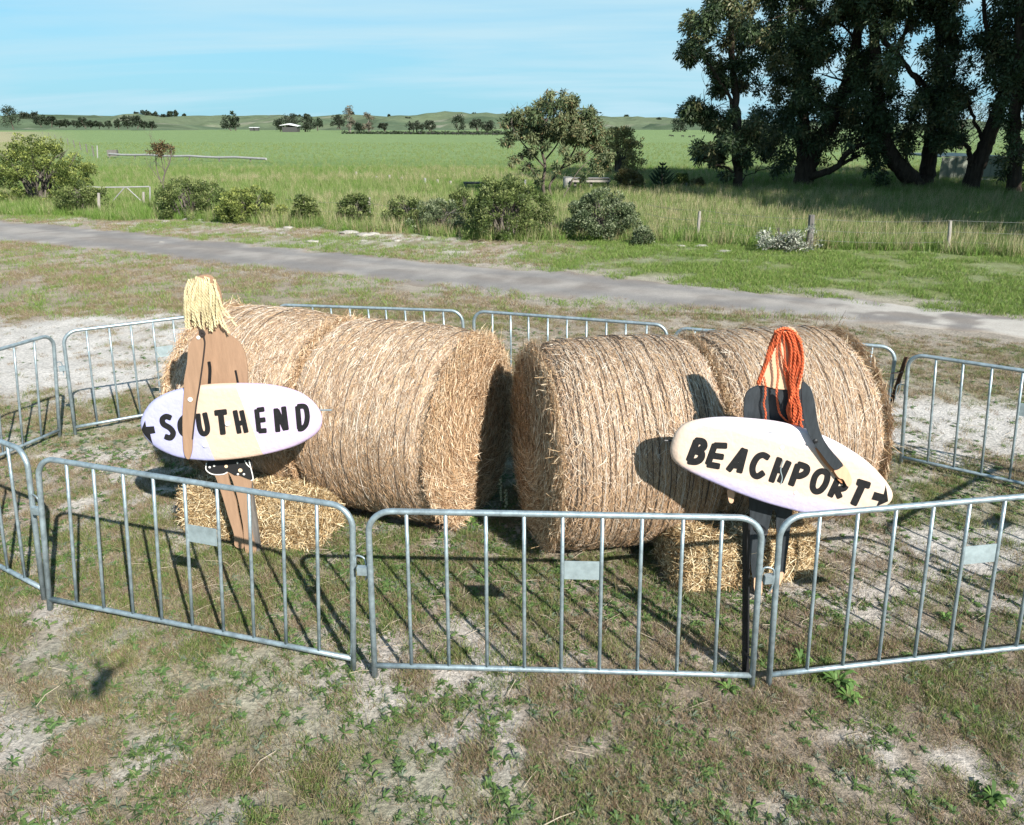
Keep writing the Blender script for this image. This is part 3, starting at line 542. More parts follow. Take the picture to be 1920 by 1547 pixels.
for px, y, w_, h_, k_, lab, Yf in [(24, 241, 32, 27, 'round', 'flat-topped tree at the far left edge beside the lane', 330.), (50, 233, 24, 14, 'clump', 'low grey clump right of the flat-topped far left tree', 700.), (68, 231, 18, 13, 'clump', 'two-humped clump on the far left skyline', 720.),
    (432, 244, 28, 17, 'round', 'low dark half of the far tree pair by the pale track', None), (441, 243.5, 16, 24, 'round', 'tall dark half of the far tree pair by the pale track', None), (525, 247, 20, 16, 'round', 'dark grey tree at the left end of the farm windbreak', None), (545, 246, 36, 20, 'clump', 'green windbreak clump behind the pale farm roof', 400.),
    (574, 247, 28, 20, 'clump', 'yellowish green clump right of the pale farm roof', 400.), (597, 243, 16, 14, 'round', 'grey leaning tree right of the farm windbreak', 420.), (635, 240, 24, 16, 'clump', 'blue-grey clump on the slope left of the pale gums', 450.), (658, 249, 20, 34, 'pale', 'taller pale-barked far gum with showing limbs', None),
    (674, 249, 16, 12, 'round', 'dark bush between the two pale-barked far gums', None), (692, 249, 20, 26, 'pale', 'shorter brownish pale-barked far gum on the right', None), (721, 245, 22, 9, 'clump', 'long low dark clump right of the pale-barked gums', 420.),
    (779, 247, 34, 13, 'clump', 'dark scrub clump left of the sandy scar', 420.), (806, 244, 22, 11, 'clump', 'dark scrub clump beside the sandy scar', 430.), (861, 247, 24, 20, 'round', 'large round dark far tree in the middle', None), (893, 243, 26, 12, 'clump', 'grey scrub clump right of the large round far tree', 440.), (915, 248, 26, 14, 'clump', 'grey scrub clump just left of the slender tree crown', 430.)]:
    far_tree(px, y, w_, h_, k_, lab, FTG, Yf)
for px, y, w_, h_, lab in [(243, 223.5, 14, 4, 'flat low tree at the left of the skyline group'), (256, 223, 8, 9, 'lone crooked tree left of the dome of the skyline group'), (271, 224, 24, 11, 'purplish dome-shaped tree of the skyline group'), (292, 223, 15, 8, 'tree standing over the white specks on the skyline'), (308, 223, 11, 5, 'low tree in the dip of the skyline group'),
    (320, 223, 15, 9, 'right-hand thick tree of the skyline group'), (331, 222, 8, 9, 'narrow tree of the skyline group near its right end'), (346, 222, 7, 5, 'tiny separate tree at the right end of the skyline group'), (420, 222, 10, 3, 'tiny low bush on the skyline left of the far tree pair'),
    (538, 227, 16, 5, 'flat tree on the skyline left of the farm'), (558, 228, 20, 9, 'dome tree on the skyline above the farm roof'), (575, 225, 12, 7, 'spiky tree on the skyline above the farm'), (658, 220, 10, 7, 'small round tree on the skyline above the pale gums'), (730, 223, 5, 5, 'tiny lone tree on the skyline right of the pale gums'), (765, 229, 18, 5, 'dark streak of scrub on the upper slope'),
    (829, 219.5, 7, 2.5, 'tiny bush on the skyline left of the round hilltop'), (852, 221, 4, 3.5, 'tiniest bush in the skyline dip'), (889, 220, 7, 5.5, 'round bush on the hilltop above the large round far tree'), (1174, 226.5, 11, 6.5, 'round tree on the skyline right of the slender tree'), (1236, 230.5, 8, 7, 'cone-shaped tree on the right skyline'),
    (1254, 232.5, 6, 3, 'tiny bush on the right skyline between two trees'), (1266, 233, 10, 6.5, 'round tree on the skyline just above the large far tree'), (1305, 234, 10, 9, 'pointed tree by the gum leaves on the right skyline'), (1318, 235, 11, 7, 'rounded tree by the gum leaves on the right skyline')]:
    far_tree(px, y, w_, h_, 'round', lab, SKG, 860. if y < 229 else 760.)
far_tree(1273, 255, 28, 24, 'round', 'large solitary far tree in the field on the right', 'far trees on the right', 400.)
far_tree(1352, 258, 64, 28, 'clump', 'dark green clump behind the slim gum tree', 'far trees on the right', 330.)
far_tree(1420, 258, 60, 26, 'clump', 'dark green clump seen under the broad gum tree', 'far trees on the right', 330.)
far_tree(1800, 288, 170, 70, 'clump', 'grey scrubby trees behind the shed', 'far trees on the right', 110.)

# far farm buildings
t = empty('farm_shed', D(546, 247, 395.), 'low farm shed with a pale bent roof in front of the windbreak', 'shed'); q0 = np.array(t.location)
obj('wall', *box(q0+[0, 0, 1.0], (7.2, 5, 2.2)), M['housew'], t)
mb = MB(); mb.add([q0+v for v in ((-4.6, -3, 2.9), (-.6, -3, 3.7), (-.6, 3, 3.9), (-4.6, 3, 3.1), (4.4, -3, 2.5), (4.4, 3, 2.7), (-4.6, -3, 2.75), (-.6, -3, 3.2), (4.4, -3, 2.35))], [np.array([[0, 1, 2, 3], [1, 4, 5, 2], [6, 7, 1, 0], [7, 8, 4, 1]])]); mb.build('roof', M['roofw'], t)
for x, lab in ((473, 'left of the two small pale sheds beside the far tree pair'), (482, 'right of the two small pale sheds beside the far tree pair')):
    t = empty('farm_shed', D(x, 245, 430.), lab, 'shed', 'small pale far sheds'); q0 = np.array(t.location); obj('wall', *box(q0+[0, 0, .7], (2.0, 2, 1.5)), M['housew'], t); obj('roof', *box(q0+[0, 0, 1.6], (2.3, 2.4, .3)), M['roofw'], t)
for x in (286, 290, 297):
    q0 = D(x, 222, 862.); t = empty('farmhouse', q0, {286: 'leftmost white hilltop building under the skyline trees', 290: 'middle white hilltop building under the skyline trees', 297: 'rightmost white hilltop building under the skyline trees'}[x], 'house', 'white hilltop buildings')
    obj('wall', *box(q0+[0, 0, .8], (2.6, 3, 2.2)), M['whitesteel'], t); obj('roof', *box(q0+[0, 0, 2.05], (3.0, 3.4, .3)), M['roofw'], t)

mb = MB(); r = np.random.default_rng(66); C = []; 
for i in range(5200):
    x_ = 640+r.random()**.8*380; C.append(G(x_, 248.2+x_*.0045+r.normal(0, .1))+[0, r.normal(0, .6), r.random()*.9*(.4+.6*vn(x_*.11, 0, 1.))])
C = np.array(C); u = r.normal(0, 1, (len(C), 3)); u /= np.linalg.norm(u, axis=1)[:, None]; V, F, cc = leaves(C, u, .7, .5, 0, 67, np.array((.04, .055, .028))*r.uniform(.6, 1.4, (len(C), 1)))
o = obj('hedge', V, F, M['leaf'], loc=C[0], col=cc); props(o, 'long low dark hedge along the far edge of the green field', 'hedge')
# cattle along the far side of the field
def cow_mesh():
    mb = MB()
    mb.add(*tube([(-.95, 0, 1.12), (-.8, 0, 1.15), (-.3, 0, 1.08), (.3, 0, 1.08), (.75, 0, 1.18), (.95, 0, 1.3)], [.16, .33, .40, .38, .33, .2], 8)); mb.add(*tube([(.8, 0, 1.3), (1.15, 0, 1.25), (1.3, 0, 1.05), (1.42, 0, .85)], [.2, .15, .15, .08], 7))
    for x in (-.75, .7):
        for y in (-.2, .2): mb.add(*tube([(x, y, 1.0), (x+.03, y, .5), (x, y, 0)], [.15, .07, .06], 5))
    mb.add(*tube([(-1.0, 0, 1.3), (-1.12, 0, .9), (-1.1, 0, .55)], [.04, .03, .05], 4)); return mb
cm_ = cow_mesh(); cme = mkmesh('cow', np.concatenate(cm_.V), [np.concatenate(f) for f in cm_.F.values()], smooth=True); cme.materials.append(M['cow'])
r = np.random.default_rng(4)
for x, y in [(712, 249.5), (724, 250), (738, 250.5), (746, 250.8), (760, 251.2), (770, 251.5), (788, 252), (803, 252.2), (812, 252), (822, 252.8), (835, 253), (850, 252.5), (858, 253.3), (870, 253.5), (884, 253.2), (890, 254), (899, 253.6), (912, 254), (926, 254.2), (932, 254), (1256, 255.5), (1261, 256.5), (1280, 257), (1293, 258), (1300, 257)]:
    p = G(x, y+.6); o = bpy.data.objects.new('cow', cme); o.location = p; o.rotation_euler[2] = r.choice([0, math.pi])+r.normal(0, .5); o.scale = ((.5,) if x < 1000 else (.36,))*3; COL.objects.link(o)
    props(o, 'dark cow grazing in the herd at the far edge of the green field' if x < 1000 else 'dark cow grazing in the field beside the large solitary tree', 'cow', 'cattle along the far field edge' if x < 1000 else 'cattle by the solitary tree')

# shed on the right
t = empty('field_shed', D(1830, 355, 47.), 'plain green-grey shed behind the leaning gum tree', 'shed'); q0 = np.array(t.location); q0[2] = 0
w0 = D(1766, 300, 47.)[0]; w1 = D(1888, 300, 47.)[0]; hS = D(1800, 296, 47.)[2]
npan = 9; dxp = (w1-w0)/npan
for i in range(npan): obj('panel', *box(((w0+dxp*(i+.5)), 47+.02*(i % 2), hS/2), (dxp-.03, .06, hS)), M['shed'], t)
obj('side_wall', *box((w1+.05, 50, hS/2), (.08, 5.8, hS)), M['shedlight'], t); obj('roof', *box(((w0+w1)/2, 50, hS+.06), (w1-w0+.12, 6.0, .08)), M['shed'], t)
obj('sill_pipe', *tube([(D(1830, 352, 46.)[0], 46, .12), (D(1872, 355, 46.)[0], 46, .12)], .05), M['whitesteel'], t)

# ------------------------------------------------------------------ fences and things behind the track
def post(name, px, ytop, ybase, rad_, m, label, group, lean=0, zb=None):
    b = G(px, ybase); top_ = D(px+lean, ytop, b[1]); r = np.random.default_rng(int(px))
    S = [b+[0, 0, -.1], (b+top_)/2+r.normal(0, .006, 3), top_]
    return obj(name, *tube(S, [rad_*1.05, rad_, rad_*.92], 7), m, loc=b, label=label, cat='fence post', group=group)
PG = 'grey fence posts right of the bushes'
post('fence_post', 1308, 396, 446, .045, M['wood'], 'thin pale grey post near the flat pale stones', PG, 4)
post('fence_post', 1518, 403, 468, .085, M['greypost'], 'thick round dark-grey strainer post behind the silvery fallen branch', PG, 4)
post('fence_post', 1777, 414, 472, .045, M['wood'], 'thin grey post in the tall dry grass at the right', PG, 5)
PG2 = 'weathered posts by the gate and bushes'
post('fence_post', 186, 362, 402, .05, M['wood'], 'grey post at the left of the bent-pipe gate', PG2, -1)
post('fence_post', 269, 360, 388, .05, M['wood'], 'grey post at the right of the bent-pipe gate', PG2)
post('fence_post', 692, 370, 418, .05, M['wood'], 'pale post on the right of the small bush', PG2)
post('fence_post', 985, 337, 352, .06, M['whitesteel'], 'short white post left of the slender tree trunk', PG2)
PG3 = 'short pale posts across the paddock'
for px, yt, yb, lab in [(668, 322, 331, 'leftmost short pale post in the dry paddock grass'), (706, 330, 338, 'second short pale post from the left in the dry grass'), (730, 328, 338, 'third short pale post from the left in the dry grass'), (753, 332, 339, 'stubby pale post midway along the paddock line'), (797, 334, 344, 'brightest white post of the paddock line'), (820, 336, 343, 'brown short post next to the brightest white one'), (845, 339, 347, 'last short pale post before the low dark rail')]:
    post('fence_post', px, yt, yb, .07, M['wood'] if px != 797 else M['whitesteel'], lab, PG3)
for i, (px, yt, yb) in enumerate([(1394, 333, 345), (1412, 334, 346), (1596, 345, 355), (1287, 343, 357)]):
    post('fence_post', px, yt, yb, .05, M['greypost'], ['pale-topped post just right of the slim gum trunk', 'second post right of the slim gum trunk', 'short dark post between the broad gum and the V-shaped gum', 'short dark post between the little pine and the slim gum'][i], 'posts among the gum trees')
a, b = G(873, 356), G(905, 356); t = empty('low_rail', a, 'low dark wooden rail on short legs left of the tallest bush', 'rail'); zt = D(873, 343, a[1])[2]
obj('rail', *tube([a+[-.1, 0, zt], b+[0, 0, zt]], .07, 6), M['greypost'], t)
for v in (a, b): obj('leg', *tube([v, v+[0, 0, zt]], .06, 6), M['greypost'], t)
# wires of the right fence: strung from post to post
def wires(pts, hs, label, name='fence_wire'):
    mb = MB()
    for h in hs:
        for (a, b) in zip(pts[:-1], pts[1:]):
            n = 8; S = [np.array(a)*(1-i/n)+np.array(b)*i/n+[0, 0, h-.05*math.sin(math.pi*i/n)] for i in range(n+1)]; mb.add(*tube(S, .0035, 4, False))
    o = mb.build(name, M['wire'], None, loc=pts[0]); props(o, label, 'fence wire')
pr = [G(1210, 432), G(1308, 446), G(1518, 468), G(1777, 472)]; pr.append(pr[-1]+(pr[-1]-pr[-2])*2)
wires(pr, (.25, .5, .78), 'strands of wire strung between the grey posts on the right')
pl_ = [G(692, 418), G(800, 432), G(870, 440)]; wires([G(540, 410)]+pl_, (.35, .65), 'strands of wire running behind the small bushes')
# gate of bent white pipe
GY = G(230, 385)[1]; gp = lambda x, y: D(x, y, GY)
t = empty('pipe_gate', (*gp(230, 385)[:2], 0), 'old white pipe gate frame with two diagonal braces, left by the bushes', 'gate')
obj('top_rail', *tube([gp(150, 350), gp(190, 351.5), gp(235, 351), gp(280, 350)], .03, 6), M['whitesteel'], t)
obj('brace', *tube([gp(234, 351), gp(208, 381)], .022, 6), M['whitesteel'], t); obj('brace', *tube([gp(237, 351), gp(265, 377)], .022, 6), M['whitesteel'], t)
e = gp(282, 386); e[2] = 0; obj('end_post', *tube([e, gp(281, 350)], .03, 6), M['whitesteel'], t)
e = gp(150, 386); e[2] = 0; obj('end_post', *tube([e, gp(150, 350)], .03, 6), M['whitesteel'], t)
# white irrigation pipe across the field
a, b = G(183, 296), G(500, 306); t = empty('irrigation_pipe', a, 'long white pipe lying across the green field on the left', 'pipe')
S = [a*(1-i/12)+b*i/12+[0, 0, .38+.04*math.sin(i*2)] for i in range(13)]; obj('pipe', *tube(S[1:], .10, 8), M['whitesteel'], t)
for i in range(1, 13, 2): obj('support', *tube([S[i]*[1, 1, 0], S[i]], .07, 6), M['greypost'], t)
obj('standpipe', *tube([a, D(182, 273, a[1])], .06, 6), M['whitesteel'], t)
obj('pump_box', *box(a+[1.6, 0, .45], (.9, .6, .6), .2), M['greypost'], t)
# fence line running up the left side of the field
for i in range(9):
    p = G(176-i*12, 293-i*5.2); o = obj('fence_post', *tube([p, p+[0, 0, 1.05]], .07, 5), M['greypost'], loc=p); props(o, 'short weathered post of the fence running away beside the pale lane', 'fence post', 'posts of the fence beside the lane')
# water trough / stone-topped stand under the slender tree
TY2 = 40.; t = empty('cattle_trough', (*D(1100, 352, TY2)[:2], 0), 'grey water tank and slatted low stand behind the slender tree', 'trough')
xa = D(1056, 340, TY2)[0]; xb = D(1072, 340, TY2)[0]; xc = D(1142, 340, TY2)[0]; zt = D(1060, 332, TY2)[2]
obj('tank', *tube([((xa+xb)/2, TY2, 0), ((xa+xb)/2, TY2, zt*.97), ((xa+xb)/2, TY2, zt)], [(xb-xa)/2, (xb-xa)/2, (xb-xa)/2+.03], 16), M['concrete'], t, smooth=False)
for i in range(5): obj('slat', *box(((xb+xc)/2, TY2-.45+i*.25, zt*.93-.01*i), (xc-xb-.1*(i % 3), .18, .06), .01*i), M['whitesteel' if i % 2 else 'greypost'], t)
obj('cross_rail', *box(((xb+xc)/2, TY2-.5, zt*.74), (xc-xb, .08, .1)), M['wood'], t)
for x in (xb+.15, (xb+xc)/2, xc-.1): obj('leg', *box((x, TY2-.35, zt*.45), (.12, .12, zt*.9)), M['greypost'], t)
# fallen silvery branch by the strainer post
r = np.random.default_rng(14); b0 = G(1470, 472); t = empty('fallen_branch', b0, 'fallen branch with silvery white leaves against the strainer post', 'branch')
mb = MB(); tips = []
for i in range(14): branch(mb, b0+[r.uniform(-.6, .6), r.uniform(-.2, .2), .08], np.array([r.normal(.1, .9), r.normal(0, .5), .45]), .55, .012, 1, r, tips, kids=2)
mb.build('twig', M['stem'], t); bl = [(b0[0]+r.uniform(-.78, .55), b0[1]+r.uniform(-.3, .3), r.uniform(.08, .45), .13) for i in range(40)]+[(b0[0]+.62, b0[1], .62, .12), (b0[0]+.7, b0[1], .45, .13), (b0[0]+.85, b0[1], .2, .1)]
C, u, k = blobcloud(bl, 1500, 15, .9, .8); col = np.array((.40, .41, .34))*r.uniform(.5, 1.35, (1500, 1)); dk = r.random(1500) < .3; col[dk] *= (.35, .4, .35); V, F, cc = leaves(C, u, .10, .03, .1, 16, col); obj('foliage', V, F, M['leaf'], t, col=cc)
# stones along the verge
def stone(px, py, s, label, grp='pale stones on the verge beyond the track', flat=.4):
    r = np.random.default_rng(int(px*3+py)); b = G(px, py); n = 10; V = []; s *= .75; 
    for k_, (zz_, rr) in enumerate([(-.02, .9), (.35, 1), (.8, .75), (1, .35)]):
        for i in range(n): a = 6.283*i/n; q_ = s*rr*r.uniform(.75, 1.2); V.append(b+[math.cos(a)*q_*1.3, math.sin(a)*q_*.8, s*flat*zz_*r.uniform(.85, 1.15)])
    F = np.array([[k_*n+i, k_*n+(i+1) % n, (k_+1)*n+(i+1) % n, (k_+1)*n+i] for k_ in range(3) for i in range(n)])
    obj('stone', V, [F, (np.arange(n)+3*n)[None]], M['rock'], loc=b, label=label, cat='stone', group=grp)
for px, py, s, lab in [(352, 413, .22, 'whitish stone heaped against the right foot of the wide bush'), (366, 410, .30, 'larger pale stone behind the whitish one at the wide bush'), (376, 414, .2, 'dark-sided stone beside the larger pale stone'), (312, 416, .16, 'flat pale stone left of the wide bush stones'), (540, 428, .2, 'flat pale slab left of the smallest round bush'), (585, 455, .22, 'long thin pale slab lying nearest the track'), (610, 424, .2, 'pale slab between the two small bushes'), (655, 438, .3, 'largest white slab on the brown verge'), (682, 443, .3, 'white slab right beside the largest one'), (680, 453, .16, 'small bright stone below the white slabs'), (700, 440, .22, 'white slab at the right end of the pale patch'), (745, 452, .15, 'bright stone right of the pale patch'), (303, 455, .1, 'little stone at the far edge of the track'), (1316, 463, .2, 'squarish pale stone by the thin grey post'), (1278, 462, .12, 'small pale stone left of the squarish one'), (1358, 474, .22, 'flat pale stone right of the squarish one'), (1345, 478, .13, 'small flat stone in front of the squarish one')]:
    stone(px, py, s, lab)

# ------------------------------------------------------------------ steel barriers
def strand(P0, P1, n=6): return [np.array(P0)*(1-i/n)+np.array(P1)*i/n for i in range(n+1)]
BARG = 'galvanised crowd barriers fenced round the bales'
def barrier(fl, fr, tl, tr, label, plate_gap=5, hook=None, H=1.1):
    fl, fr, tl, tr = (np.array([*v, z], float) for v, z in ((fl, 0), (fr, 0), (tl, H), (tr, H)))
    t = empty('crowd_barrier', (fl+fr)/2, label, 'barrier', BARG)
    S = lambda u, v: (fl*(1-u)+fr*u)*(1-v)+(tl*(1-u)+tr*u)*v        # u along, v up
    w_ = np.linalg.norm(tr-tl); rc = .13; P = [S(0, 0), S(0, .5), S(0, 1-rc/H)]
    for i in range(1, 9): a = i/9*math.pi/2; P.append(S(rc/w_*(1-math.cos(a)), 1-rc/H*(1-math.sin(a))))
    P += [S(rc/w_, 1), S(.3, 1), S(.5, 1), S(.7, 1), S(1-rc/w_, 1)]
    for i in range(1, 9): a = i/9*math.pi/2; P.append(S(1-rc/w_*(1-math.sin(a)), 1-rc/H*(1-math.cos(a))))
    P += [S(1, 1-rc/H), S(1, .5), S(1, 0)]
    obj('frame', *tube(P, .0175, 10), M['galv'], t, smooth=True)
    obj('bottom_rail', *tube(strand(S(.004, .075), S(.996, .075)), .0165, 8), M['galv'], t, smooth=True)
    r = np.random.default_rng(abs(int(fl[0]*1000)))
    for i in range(1, 10):
        u = i/10+r.normal(0, .0012); obj('bar', *tube(strand(S(u, .085), S(u+r.normal(0, .001), .99), 3), .0108, 8), M['galv'], t, smooth=True)
    g = plate_gap; a = S(g/10+.004, .74); b = S(g/10+.096, .74); c_ = S(g/10+.096, .635); d = S(g/10+.004, .635)
    n_ = np.cross(b-a, c_-a); n_ /= np.linalg.norm(n_); V = [p+s*n_*.0015 for s in (-1, 1) for p in (a, b, c_, d)]
    obj('plate', V, np.array([[0, 1, 2, 3], [7, 6, 5, 4], [0, 4, 5, 1], [1, 5, 6, 2], [2, 6, 7, 3], [3, 7, 4, 0]]), M['plate'], t)
    # coupling: a bracket on the left post, a hook loop on the right post
    dirx = (fr-fl)/np.linalg.norm(fr-fl); p = S(0, .66)
    mb = MB(); mb.add(*box(p-dirx*.045, (.055, .03, .05), math.atan2(dirx[1], dirx[0]))); mb.build('bracket', M['galv'], t)
    p = S(1, .69); hp = [p+dirx*.015+[0, 0, -.05], p+dirx*.018+[0, 0, .02], p+dirx*.03+[0, 0, .04], p+dirx*.065+[0, 0, .035], p+dirx*.08+[0, 0, .01], p+dirx*.08+[0, 0, -.08], p+dirx*.07+[0, 0, -.11]]
    obj('hook', *tube(smoothpath(hp, 3), .0055, 6), M['galv'], t, smooth=True)
    return t
barrier((-3.11, 4.34), (-.95, 3.73), (-2.98, 4.38), (-.87, 3.71), 'front barrier on the left, sloping across in front of the SOUTHEND figure')
barrier((-.81, 3.67), (1.39, 3.58), (-.78, 3.67), (1.33, 3.59), 'front middle barrier, square to the camera')
barrier((1.49, 3.585), (3.74, 3.93), (1.43, 3.60), (3.65, 3.97), 'front barrier on the right, below the BEACHPORT board')
barrier((5.52, 5.38), (3.73, 6.67), (5.42, 5.42), (3.62, 6.70), 'barrier at the right, behind the right front one', 5)
barrier((-4.60, 7.44), (-2.80, 8.60), (-4.53, 7.48), (-2.78, 8.62), 'back left barrier running behind the blond figure', 4)
barrier((-2.72, 8.72), (-.52, 8.40), (-2.74, 8.73), (-.56, 8.41), 'back barrier showing above the left round bales')
barrier((-.43, 8.41), (1.65, 7.74), (-.43, 8.41), (1.62, 7.76), 'back barrier in the gap above the middle round bales')
barrier((1.72, 7.64), (3.63, 6.87), (1.68, 7.66), (3.60, 6.90), 'back right barrier mostly hidden by the right round bales')
barrier((-5.40, 5.35), (-4.72, 7.36), (-5.28, 5.32), (-4.58, 7.40), 'barrier at the left edge, farther one', 5)
barrier((-5.12, 5.60), (-3.22, 4.46), (-5.02, 5.62), (-3.11, 4.48), 'barrier at the left edge, nearer one', 5)
barrier((5.50, 5.28), (3.84, 4.02), (5.50, 5.28), (3.80, 4.06), 'barrier closing the right side of the ring', 5)
barrier((-5.55, 5.25), (-5.20, 5.66), (-5.50, 5.25), (-5.10, 5.68), 'narrow barrier piece closing the left corner of the ring', 5) if False else None
# star pickets
def picket(name, a, b, m, label):
    a, b = np.array(a, float), np.array(b, float); mb = MB(); d = (b-a)/np.linalg.norm(b-a)
    for k in range(3):
        an = k*2.094+.5; o = np.array([math.cos(an), math.sin(an), 0])*.022; s = np.array([-math.sin(an), math.cos(an), 0])*.004
        mb.add([a-s, a+o-s, a+o+s, a+s, b-s, b+o-s, b+o+s, b+s], np.array([[3, 2, 1, 0], [4, 5, 6, 7], [0, 1, 5, 4], [1, 2, 6, 5], [2, 3, 7, 6], [3, 0, 4, 7]]))
    o = mb.build(name, m, None, loc=a); props(o, label, 'steel picket'); return o
picket('star_picket', (1.385, 3.66, -.05), (1.27, 3.66, 1.06), M['blackpost'], 'black star picket tied to the right post of the front middle barrier')
picket('star_picket', (3.62, 6.98, -.05), (3.66, 6.80, 1.04), M['rust'], 'rusty brown star picket beside the back right round bale')
for i, (c_, lab) in enumerate([((1.345, 3.62, 1.00), 'upper black tie round the picket at the front middle barrier'), ((1.382, 3.61, .20), 'lower black tie round the picket at the front middle barrier')]):
    P_ = [np.array(c_)+[math.cos(a)*.032, math.sin(a)*.055+.02, 0] for a in np.linspace(0, 6.283, 13)]; o = obj('cable_tie', *tube(P_, .006, 5, False), M['blackpost'], loc=c_); props(o, lab, 'cable tie', 'black ties on the star picket')
P_ = [(3.64, 6.80, .90), (3.60, 6.74, .905), (3.52, 6.74, .90), (3.58, 6.82, .88), (3.66, 6.84, .89)]; o = obj('wire_tie', *tube(smoothpath(P_, 4), .005, 5), M['rope'], loc=P_[0]); props(o, 'twisted wire tying the rusty picket to the barriers', 'wire')

# ------------------------------------------------------------------ round bales
def strands(C, T_, Nn, ln, wd, col, seed, lift=.02, curl=.25):
    """thin curved ribbons of straw: 3 segments"""
    r = np.random.default_rng(seed); n = len(C); ln = (np.ravel(ln)*r.lognormal(-.15, .45, n))[:, None]; wd = (wd*r.uniform(.6, 1.3, n))[:, None]
    B = np.cross(T_, Nn); B /= np.linalg.norm(B, axis=1)[:, None]+1e-9; cu = r.normal(0, curl, (n, 1)); lf = (lift*r.random(n)**2)[:, None]
    up_ = r.random((n, 1))*1.0; V = []
    for k, s in enumerate((-.5, -.17, .17, .5)):
        p = C+T_*ln*s+B*cu*ln*(s*s-.1)*1.4+Nn*(.003+lf*(s+.5)*up_+lf*.3)
        ws = wd*(.5 if abs(s) < .4 else .3); wv = B*.85+Nn*r.normal(0, .5, (n, 1)); V += [p-wv*ws, p+wv*ws]
    V = np.stack(V, 1).reshape(-1, 3); b = np.arange(n)[:, None]*8
    F = np.concatenate([b+np.array([[0, 1, 3, 2]]), b+np.array([[2, 3, 5, 4]]), b+np.array([[4, 5, 7, 6]])])
    return V, F, np.repeat(col, 8, 0)
BALR = .80
def bale(c0, th, L_, label, seed, nets, grp='large round hay bales', ends=(True, True), side_n=12000, dev=.33):
    """c0: ground point under the left/near end; axis direction th"""
    r = np.random.default_rng(seed); ax = np.array([math.cos(th), math.sin(th), 0]); pr = np.array([-math.sin(th), math.cos(th), 0]); up = np.array([0, 0, 1.]); c0 = np.array([c0[0], c0[1], BALR-.03])
    t = empty('round_bale', (c0[0]+ax[0]*L_/2, c0[1]+ax[1]*L_/2, 0), label, 'hay bale', grp)
    na, nu = 120, 40; A = np.linspace(0, 2*np.pi, na, endpoint=False); U = np.linspace(0, 1, nu)
    def rad_at(u, a):                    # slightly slumped, rounded shoulders, uneven skin
        a = np.asarray(a, float); u = np.asarray(u, float); e = np.minimum(u, 1-u)*L_
        s = 1-.10*np.exp(-(e/.06)**1.1)-.05*np.exp(-(e/.13))
        q_ = BALR*s*(1+(fbm(u*3+seed, np.cos(a)*1.5+4, 1.4, seed)-.5)*.03+(fbm(u*4+seed, np.sin(a)*1.5+2, 2.8, seed+3)-.5)*.022+.010*np.cos(2*(a-math.pi/2)+math.pi))
        return q_
    def S(u, a, k=0.):
        rr = rad_at(u, a)+k; u = np.asarray(u, float)[..., None]; a_ = np.asarray(a, float)
        p = c0+ax*u*L_+pr*(np.cos(a_)*rr)[..., None]+up*(np.sin(a_)*rr)[..., None]
        p[..., 2] = np.where(p[..., 2] < .085, .085-(.085-p[..., 2])*.2, p[..., 2])-.045*0; return p
    UU, AA = np.meshgrid(U, A, indexing='ij'); V = S(UU, AA).reshape(-1, 3); ii = np.arange(nu*na).reshape(nu, na)
    F = np.stack([ii[:-1], ii[1:], np.roll(ii, -1, 1)[1:], np.roll(ii, -1, 1)[:-1]], -1).reshape(-1, 4)
    uv = np.c_[(AA*BALR).ravel(), (UU*L_).ravel()]
    obj('side', V, F, M['bale_side'], t, smooth=True, uv=uv)
    for e, on in ((0, ends[0]), (1, ends[1])):
        R_ = np.array([1, .97, .9, .8, .65, .45, .25, .1]); V = []
        for k, q_ in enumerate(R_):
            rr = rad_at(np.full(na, float(e)), A)*q_*.999; bulge = (.0 if k == 0 else .05*(1-q_**6)+r.normal(0, .008, na)); p = c0+ax*e*L_+(ax*(1 if e else -1))*np.asarray(bulge)[..., None]*np.ones((na, 1))+pr*(np.cos(A)*rr)[:, None]+up*(np.sin(A)*rr)[:, None]
            p[:, 2] = np.where(p[:, 2] < .085, .085-(.085-p[:, 2])*.2, p[:, 2]); V.append(p)
        V = np.concatenate(V); ii = np.arange(len(R_)*na).reshape(len(R_), na); F = np.stack([ii[:-1], np.roll(ii, -1, 1)[:-1], np.roll(ii, -1, 1)[1:], ii[1:]], -1).reshape(-1, 4)
        if not e: F = F[:, ::-1]
        cap = ii[-1][None]; cap = cap if e else cap[:, ::-1]
        obj('end_face', V, [F, cap], M['bale_end'], t, smooth=True)
        if on:
            n = 15000; a = r.uniform(0, 6.283, n); q_ = np.sqrt(r.uniform(.0, 1.0, n)); rr = BALR*q_*.985; Nn = np.tile(ax*(1 if e else -1), (n, 1))
            C = c0+ax*e*L_+Nn*(.05*(1-q_**6))[:, None]+pr*(np.cos(a)*rr)[:, None]+up*(np.sin(a)*rr)[:, None]
            tan = -np.sin(a)[:, None]*pr+np.cos(a)[:, None]*up; rd_ = np.cos(a)[:, None]*pr+np.sin(a)[:, None]*up; m_ = r.normal(0, .75, (n, 1)); T_ = tan+rd_*m_+Nn*r.normal(0, .12, (n, 1)); T_ /= np.linalg.norm(T_, axis=1)[:, None]
            pal = np.array([(.66, .47, .30), (.56, .37, .215), (.77, .62, .45), (.41, .25, .135), (.20, .11, .06)])[r.integers(0, 5, n)]*r.uniform(.75, 1.15, (n, 1))
            k = C[:, 2] > .06; V, F, cc = strands(C[k], T_[k], Nn[k], .125, .0036, pal[k], seed+7+e, .05); obj('loose_straw', V, F, M['straw'], t, col=cc, kind='stuff')
    # straw showing through the wrap
    n = side_n; u = r.random(n); a = r.uniform(-.9, 4.1, n) if True else 0; P = S(u, a); Nn = np.cos(a)[:, None]*pr+np.sin(a)[:, None]*up; tan = -np.sin(a)[:, None]*pr+np.cos(a)[:, None]*up
